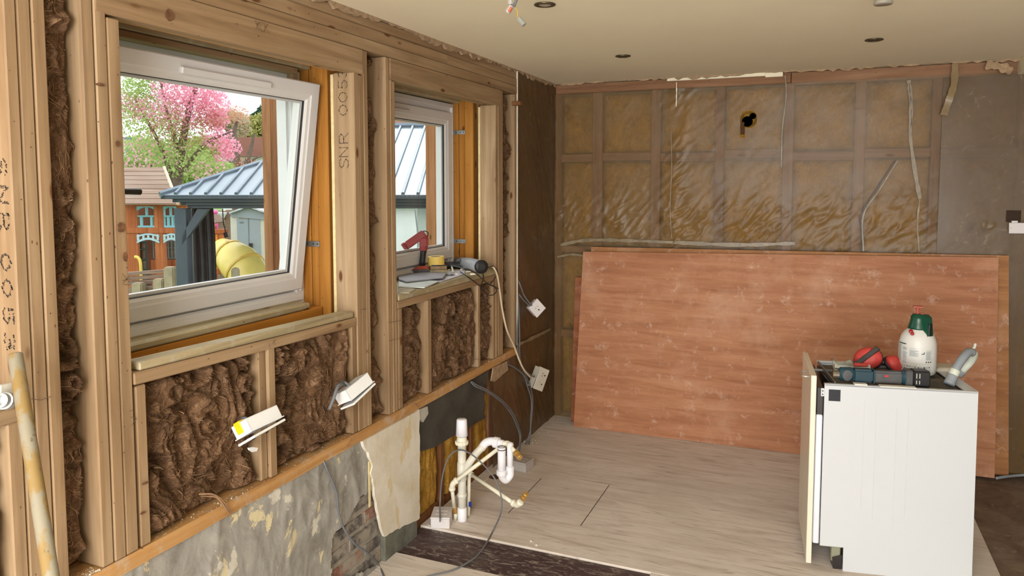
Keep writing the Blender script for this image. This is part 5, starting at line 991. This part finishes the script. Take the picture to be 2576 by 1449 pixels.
cab('cable', 'grey cable from the end stud to the hanging single socket plate, lower', [Xq(1302, 735, -.01), Xq(1309, 745, .02), Xq(1322, 760, .03), Xq(1340, 775, .045)], .0048, CABLE, 'grey cables by the corner')
cab('cable', 'dark grey cable hanging down the end stud to the low corner socket box', [Xq(1302, 720, -.008), Xq(1304, 780, .012), Xq(1301, 840, .012), Xq(1304, 890, .014), Xq(1312, 920, .02), Xq(1330, 940, .05), Xq(1344, 948, .06)], .0045, CABLE, 'grey cables by the corner')
cab('cable', 'grey cable hanging from the end stud to a floor hole', [Xq(1305, 760, .006), Xq(1307, 840, .014), Xq(1308, 900, .016), Xq(1318, 935, .02), Xq(1335, 975, .03), Xq(1340, 1010, .035), Xq(1337, 1060, .04), Xq(1332, 1090, .045), Zp(1322, 1118, .003)], .0045, CABLE, 'grey cables by the corner')
cab('cable', 'grey cable drooping from the sole plate end to the corner floor', [Xq(1272, 915, .006), Xq(1295, 925, .02), Xq(1318, 945, .03), Xq(1328, 975, .04), Xq(1337, 1010, .045), Xq(1335, 1060, .05), Xq(1334, 1095, .05), Zp(1330, 1118, .003)], .0045, CABLE, 'grey cables by the corner')
cab('flex', 'thick cream flex running from the cluttered sill down to the low corner socket box', [Zp(1226, 670, 1.185), Xp(1240, 672, .01), Xq(1250, 690, .03), Xq(1257, 730, .03), Xq(1263, 775, .03), Xq(1275, 830, .03), Xq(1293, 870, .03), Xq(1306, 905, .04), Xq(1318, 930, .05), Xq(1335, 950, .055)], .0058, CABLEW)
pr = Xp(858, 985, .03); cab('cable', 'pair of dark grey cable ends pulled from the wool behind the hanging box', [Xq(872, 968, -.0), Xq(862, 966, .03), Xq(850, 972, .035), Xq(840, 1000, .035), Xq(828, 1030, .02)], .007, CABLE)
cab('cable', 'short grey cable tail entering the yellow lugged socket box', [Xq(606, 1055, -.0), Xq(616, 1052, .03), Xq(628, 1060, .045)], .006, CABLE)
cab('cable', 'short twisted grey cable tail entering the box below the tilted window', [Xq(858, 962, .0), Xq(868, 962, .03), Xq(880, 972, .045)], .005, CABLE)

# ------------------------------------------------------------------ clutter on the sill of window 2
SZ = 1.1765
def sz(px, py, h=0): p = Zp(px, py, SZ+h); return Vector((p.x, p.y, SZ+h))
RED2 = plain('dull_red_rubber', rgb(150, 58, 56), .55, var=.15, scale=20); ORG = plain('orange_red_foot', rgb(190, 90, 66), .5)
p = sz(1062, 684, .016); T = thing('cordless_drill', 'dusty red and black cordless drill standing on its battery on the sill', 'drill', p, (0, 0, radians(-157)))
# local X points towards lower-left of the photo (muzzle), built upright
MB().box((-.045, -.034, 0), (.055, .034, .016), .005).build('battery', DGR, T, local=True); MB().prism([(-.04, -.028, .016), (.05, -.028, .016), (.018, -.02, .035), (-.022, -.02, .035)], (0, .05, 0)).build('battery_shoe', ORG, T, local=True)
MB().tube([(0, 0, .03), (-.002, 0, .06), (-.006, 0, .10), (-.008, 0, .125)], [.0185, .0165, .0165, .02], 14).build('grip', BLACK, T, local=True, smooth=True)
MB().tube([(-.008, 0, .118), (-.01, 0, .15), (-.012, 0, .185), (-.012, 0, .20)], [.021, .025, .025, .016], 14).box((-.034, -.024, .135), (.012, .024, .19), .008).build('gear_housing', RED2, T, local=True)
hb = MB().box((-.045, -.025, -.022), (.075, .025, .022), .007); Mx = Matrix.Translation((.022, 0, .188)) @ Matrix.Rotation(radians(35), 4, 'Y')
MB().add([tuple(Mx @ Vector(v)) for v in hb.V], hb.F).build('motor_housing', RED2, T, local=True)
hb = MB().box((.075, -.027, -.024), (.095, .027, .024), .006); MB().add([tuple(Mx @ Vector(v)) for v in hb.V], hb.F).build('nose_ring', RED2, T, local=True)
MB().tube(cat([(-.03, 0, .19), (-.034, 0, .215), (-.012, 0, .225), (.006, 0, .21)], 5), .0028, 6).build('belt_hook', BLACK, T, local=True)
wd = sz(1102, 690); T = thing('wood_offcut', 'pale sawn wood offcut beneath the tape roll, lower of two', 'wood offcut', wd, (0, 0, .5), 'wood offcuts on the sill'); MB().box((-.05, -.04, 0), (.05, .04, .028), .003).build('offcut_block', PYG, T, local=True)
T = thing('wood_offcut', 'pale sawn wood offcut directly under the yellow tape roll', 'wood offcut', wd+Vector((0, 0, .0285)), (0, 0, .62), 'wood offcuts on the sill'); MB().box((-.045, -.037, 0), (.045, .037, .024), .003).build('offcut_block', PZ, T, local=True)
T = thing('tape_roll', 'roll of yellow masking tape lying on two wood offcuts on the sill', 'tape', wd+Vector((-.01, .0, .053)), (.04, -.03, 0)); MB().lathe([(.030, 0), (.045, 0), (.045, .046), (.030, .046), (.030, 0)], n=32, cap=False).build('tape_band', plain('yellow_tape', rgb(230, 196, 96), .6, var=.04), T, local=True, smooth=False)
MB().lathe([(.027, .001), (.0298, .001), (.0298, .045), (.027, .045), (.027, .001)], n=32, cap=False).build('cardboard_core', plain('card', rgb(196, 180, 150), .8), T, local=True)
T = thing('grey_tub', 'small rounded pale grey tub behind the drill', 'tub', sz(1052, 676)+Vector((0, .10, 0)), (0, 0, 0)); MB().lathe([(.030, 0), (.034, .004), (.034, .06), (.028, .068), (.001, .07)], n=24).build('tub_body', plain('pale_grey_plastic', rgb(168, 168, 160), .5), T, local=True, smooth=True)
a = sz(1211, 671, .037); b_ = sz(1152, 657, .034); ax = (b_-a).normalized(); T = thing('heat_gun', 'grey cylindrical hot air gun barrel with black end cap lying on the sill', 'heat gun', sz(1185, 674)); LB = (b_-a).length
MB().tube([a, a+ax*LB*.55, a+ax*LB*.7, a+ax*LB], [.036, .036, .032, .024], 24).build('barrel', plain('silver_grey_plastic', rgb(150, 152, 154), .35, var=.1), T, smooth=True)
MB().tube([a-ax*.012, a-ax*.008, a+ax*.012], [.028, .0375, .0375], 24).build('end_cap', BLACK, T, smooth=True); MB().tube([a-ax*.013, a-ax*.011], [.018, .018], 20).build('end_disc', plain('dark_grey', rgb(40, 40, 40), .6), T)
c_ = sz(1143, 667, .022); T = thing('black_torch', 'stubby black torch lying against the grey barrel', 'torch', sz(1145, 676)); e = Vector((.8, .6, .0)).normalized()
MB().tube([c_-e*.06, c_-e*.055, c_+e*.02, c_+e*.03, c_+e*.055], [.016, .02, .02, .027, .027], 18).build('torch_body', BLACK, T, smooth=True)
for i in range(4): q = c_-e*(.05-.012*i); MB().tube([q, q+e*.004], .0215, 16).build('grip_ring', DGR, T)
# grips: pliers like grey handles below the drill
T = thing('pliers', 'grey handled pliers lying open among small fixings on the sill', 'pliers', sz(1105, 690)); 
for k in (0, 1): MB().tube(cat([sz(1088, 668+4*k, .012), sz(1100, 676+5*k, .016), sz(1113, 684+4*k, .012), sz(1122, 690+1*k, .008)], 5), .0065, 8).build('handle', plain('pliers_grey', rgb(150, 146, 136), .5), T, smooth=True)
MB().tube([sz(1122, 690, .008), sz(1134, 692, .007), sz(1142, 692, .005)], [.008, .007, .003], 8).build('jaw', STEEL, T)
PAP = plain('pale_lilac_paper', rgb(206, 204, 214), .7, var=.05); SLATE = plain('grey_sample_board', rgb(150, 150, 158), .6, var=.08)
def slab(name, label, cat_, pix, h0, th, m, group=None, lift=()):
    P = [sz(x, y, h0) for x, y in pix]
    for i, dz in lift: P[i].z += dz
    o = MB().prism(P, (0, 0, th)).build(name, m, origin=tuple(sum(P, Vector())/len(P))); return tag(o, label, cat_, group)
slab('paper_sheet', 'torn pale paper sheet hanging over the sill edge beside the grey sample board', 'paper', [(1004, 714), (1062, 722), (1110, 709), (1168, 690), (1170, 680), (1100, 684), (1004, 700)], .001, .0015, PAP)
slab('sample_board', 'white rimmed sample board at the bottom of the pile on the sill', 'board', [(1003, 723), (1068, 725), (1105, 709), (1003, 704)], .004, .005, plain('greenish_white_board', rgb(196, 202, 196), .5))
slab('sample_board', 'dark edged grey sample board lying on top of the pile on the sill', 'board', [(1003, 705), (1022, 711), (1115, 700), (1122, 690), (1085, 686), (1003, 692)], .012, .006, SLATE)
slab('wood_offcut', 'flat splintered offcut under the boards at the left end of the sill', 'wood offcut', [(1004, 738), (1030, 738), (1046, 728), (1004, 722)], .0005, .003, PYG, 'wood offcuts on the sill')
rr = random.Random(12)
for i, (x, y, lab) in enumerate(((1128, 680, 'white plastic clip lying left of the torch'), (1140, 685, 'white plastic plug standing upright on the sill'), (1150, 690, 'white plastic screw anchor lying near the sill edge'), (1172, 684, 'cream plastic wedge beneath the grey barrel'), (1183, 690, 'white screw anchor hanging over the sill edge below the barrel'), (1160, 678, 'pale plastic strip behind the screw anchors'))):
    p = sz(x, y, .006); T = MB().tube([(0, 0, 0), (.012, .006, .0 if i != 1 else .02), (.028, .012, .002 if i != 1 else .035)], [.006, .005, .0035], 8).build('plastic_fixing', CREAMP, origin=(0, 0, 0)); T.location = p; T.rotation_euler = (0, 0, rr.uniform(0, 3)); tag(T, lab, 'fixing', 'small white fixings on the sill')
T = thing('phone_charger', 'small white plug charger at the back of the sill with black lead', 'charger', sz(1160, 655)); MB().box((-.022, -.022, 0), (.022, .022, .034), .008).build('plug_body', WHITE, T, local=True)
MB().tube([(0, 0, .032), (0, 0, .058)], [.007, .005], 8).build('lead_plug', BLACK, T, local=True)
T = thing('white_adaptor', 'white plug adaptor at the right end of the sill behind the black cap', 'charger', sz(1229, 672)); MB().box((-.02, -.03, 0), (.02, .03, .03), .004).build('adaptor_body', WHITE, T, local=True)
T = thing('cable_coil', 'coil of grey cable piled behind the torch on the sill', 'cable', sz(1128, 660));
for k in range(4): c0_ = Vector((0, 0, .012+.01*k)); MB().tube([c0_+Vector((.07*cos(a*pi/12), (.04+.006*k)*sin(a*pi/12), .006*sin(a*.8+k))) for a in range(24)]+[c0_+Vector((.07, 0, 0))], .0045, 7).build('cable_turn', CABLE, T, local=True, smooth=True)
BL_ = BLACK
cab('cable', 'long black lead crossing the grey barrel and hanging over the sill edge', [sz(1086, 668, .09), sz(1105, 668, .09), sz(1130, 668, .07), sz(1155, 672, .075), sz(1178, 678, .08), sz(1200, 690, .03), Xp(1225, 712, .02), Xp(1245, 722, .025), Xp(1258, 728, .025)], .0032, BL_, 'black leads on the sill')
cab('cable', 'thin black lead looping below the barrel over the sill edge', [sz(1158, 684, .012), Xp(1172, 693, .01), Xp(1190, 706, .02), Xp(1208, 720, .022)], .003, BL_, 'black leads on the sill')
cab('cable', 'black lead curling in a small loop under the right end of the sill', [Xp(1210, 722, .02), Xp(1225, 740, .02), Xp(1240, 742, .024), Xp(1249, 732, .026), Xp(1243, 720, .026), Xp(1234, 716, .026), Xp(1242, 704, .02), Xp(1251, 690, .012)], .0028, BL_, 'black leads on the sill')
cab('cable', 'black lead arching from the white adaptor down behind the cream flex', [sz(1225, 672, .02), Xp(1240, 670, .012), Xp(1250, 680, .022), Xp(1253, 692, .024)], .003, BL_, 'black leads on the sill')
cab('cable', 'black lead hanging from the barrel to the sill rail', [Xp(1214, 683, -.005), Xp(1216, 700, .015), Xp(1211, 716, .018)], .003, BL_, 'black leads on the sill')
cab('cable', 'grey lead curving up from the coil against the window frame', [sz(1104, 655, .05), sz(1106, 640, .07), sz(1115, 634, .08), sz(1124, 642, .06), sz(1125, 650, .03)], .003, CABLEW)
cab('cable', 'thin lead arching over the white plug charger', [sz(1143, 655, .05), sz(1150, 650, .08), sz(1158, 652, .08), sz(1160, 660, .058)], .0022, BL_)

# ------------------------------------------------------------------ ceiling fittings, handle pole, pipe fitting, debris
RIM = plain('dark_nickel', rgb(92, 80, 62), .35, .6)
for i, (x, y, lab) in enumerate(((.739, 2.733, 'recessed ceiling downlight nearest the photographer, lens visible'), (.73, 3.986, 'recessed ceiling downlight near the far left corner'), (1.96, 4.008, 'recessed ceiling downlight near the back wall on the right'))):
    T = thing('downlight', lab, 'ceiling light', (x, y, CEIL), group='recessed downlights'); MB().lathe([(.040, 0), (.042, -.005), (.030, -.008), (.026, -.003), (.026, .0)], n=28, cap=False).build('trim_ring', RIM, T, local=True, smooth=True)
    MB().lathe([(.001, -.003), (.026, -.003)], n=20, cap=False).build('lens', plain('frosted_lens', rgb(190, 180, 164), .3) if i == 0 else plain('dark_socket', rgb(60, 52, 42), .6), T, local=True)
p = Zp(2222, 0, 2.33); T = thing('ceiling_sensor', 'grey cone shaped sensor cup hanging from the ceiling at the top edge', 'sensor', (p.x, p.y, CEIL))
MB().lathe([(.020, 0), (.024, -.02), (.032, -.052), (.030, -.056), (.002, -.054)], n=24).build('cone_shell', plain('sensor_grey', rgb(150, 142, 128), .5), T, local=True, smooth=True)
yh = 2.45; q = lambda a, b_, y=yh: Yp(a, b_, y); T = thing('lamp_connector', 'grey cable end with push connectors dangling from the ceiling', 'connector', (q(1292, 0).x, yh, CEIL))
MB().tube([Vector((q(1300, 0).x, yh, CEIL)), q(1299, 0), q(1292, 18)], .0055, 8).build('cable_sheath', CABLE, T, smooth=True)
def blk(name, a, b_, w, m): a, b_ = Vector(a), Vector(b_); MB().tube([a, a+(b_-a)*.05, a+(b_-a)*.95, b_], [w*.8, w, w, w*.8], 8).build(name, m, T)
blk('push_connector', q(1288, 14), q(1276, 32), .0105, BOXG); blk('connector_lever', q(1287, 18, yh-.01), q(1280, 30, yh-.01), .005, plain('orange_lever', rgb(196, 92, 40), .5)); blk('push_connector', q(1284, -4), q(1284, 12), .0095, BOXG)
MB().tube(cat([q(1294, 18), q(1301, 26), q(1302, 38), q(1305, 48)], 6), .0018, 6).build('earth_wire', plain('earth_yellow', rgb(190, 160, 50), .5), T, smooth=True); blk('push_connector', q(1305, 46), q(1319, 63), .0105, plain('connector_grey', rgb(150, 150, 140), .4))
# pole leaning at the left edge
a = Xp(38, 890, .06); b_ = Xp(128, 1449, .28); e = b_+(b_-a)*.75; b = NB('paint_smeared_pole'); v = b.coord((1, 1, 1)); c = b.mix(rgb(142, 116, 68), rgb(142, 134, 114), b.ramp(b.noise(b.coord((3, 3, 1)), 6, 5, .6), [(.46, BW(0)), (.52, BW(1))])); c = b.mix(c, rgb(96, 80, 50), b.ramp(b.noise(v, 50, 4), [(.62, BW(0)), (.7, BW(.7))])); b.base(c); b.set(Roughness=.7)
t_ = (b_-a); k = -a.z/t_.z; e = a+t_*k
T = thing('wooden_pole', 'paint smeared yellow wooden pole leaning at the left edge of the picture', 'pole', (e.x, e.y, 0)); MB().tube([a, a+t_*.006, a+t_*k*.5, e], [.0125, .0155, .0165, .016], 14).build('pole_shaft', b.m, T, smooth=True)
c_ = Xp(10, 1008, .03); T = thing('pipe_fitting', 'round silver threaded pipe fitting at the sill on the left edge', 'pipe fitting', c_)
MB().lathe([(.012, -.02), (.020, -.018), (.020, .0), (.0165, .001), (.0165, .014), (.011, .015), (.011, .002)], n=20, M=Matrix.Rotation(radians(70), 3, 'X').to_4x4() @ Matrix.Rotation(radians(25), 4, 'Y')).build('fitting_body', plain('galvanised', rgb(176, 180, 180), .35, .6), T, local=True)
MB().tube([(-.01, .0, 0), (-.10, -.02, 0)], .011, 10).build('pipe_stub', STEEL, T, local=True)
tag(MB().prism([Xp(*z, -.0) for z in ((-5, 968), (40, 958), (44, 968), (30, 984), (-5, 992))], (.012, 0, 0)).build('plaster_remnant', DUST, wl), 'ragged plaster lump')
# rubble crumbs and dust on the floor, dust on the plate
rr = random.Random(21); mb = MB()
def crumb(p, s):
    V = [(p.x+s*rr.uniform(.6, 1.2)*dx, p.y+s*rr.uniform(.6, 1.2)*dy, p.z+max(0, s*rr.uniform(.6, 1.1)*dz)) for dx, dy, dz in ((1, 0, 0), (0, 1, 0), (-1, 0, 0), (0, -1, 0), (0, 0, 1))]; mb.add(V, [(0, 1, 4), (1, 2, 4), (2, 3, 4), (3, 0, 4), (3, 2, 1, 0)])
for px, py, n, sp, s in ((1045, 1335, 40, 14, .007), (1070, 1322, 30, 14, .006), (1030, 1350, 16, 12, .006), (1150, 1305, 20, 10, .004), (1180, 1200, 20, 20, .006), (1330, 1110, 20, 14, .006), (1350, 1075, 20, 16, .006), (1340, 1430, 5, 30, .006), (1355, 1370, 6, 20, .007), (1225, 1200, 25, 20, .004), (1400, 1300, 60, 220, .002), (1700, 1350, 70, 250, .002), (1500, 1180, 40, 160, .0018)):
    for i in range(n):
        p = Zp(px+rr.gauss(0, sp), py+rr.gauss(0, sp*.4), 0)
        if p.x > .0 and p.y < B-.1 and not (p.x < 1.12 and p.y < 3.07): p.z = 0; crumb(p, s*rr.uniform(.4, 1.2))
tag(mb.build('plaster_rubble', plain('rubble_white', rgb(206, 200, 186), .95)), 'white plaster crumbs scattered along the foot of the wall and over the boards', 'rubble', kind='stuff')
mb = MB()
for i in range(700):
    y = rr.choice([rr.uniform(1.49, 2.48), rr.uniform(2.88, 3.9), rr.uniform(1.25, 1.33)]); p = Vector((-rr.random()**1.5*.05-.004, y, .6465)); crumb(p, rr.uniform(.0005, .0022)*(1+1.2*(rr.random() > .93)))
tag(mb.build('plate_dust', DUST, wl), kind='stuff')
p = Xp(640, 1130, .02); T = tag(MB().prism([Xp(*z, .012) for z in ((622, 1126), (632, 1124), (646, 1126), (643, 1134), (632, 1137), (624, 1132))], (.006, 0, 0)).build('paper_scrap', WHITE), 'small white scrap caught in the wool below the yellow lugged box', 'scrap')
# cable and rubbish lying behind the sheets on the right
cab('cable', 'pale grey cable lying on the floor past the right end of the ply sheets', [Zp(2506, 1203, .008), Zp(2530, 1199, .008), Zp(2560, 1196, .008), Zp(2620, 1192, .008)], .008, HOSE)
cab('cable', 'dark hose curling by the wall at the right edge', [Zp(2545, 1160, .05), Zp(2560, 1140, .10), Zp(2580, 1150, .10), Zp(2600, 1170, .03)], .012, BLACK)
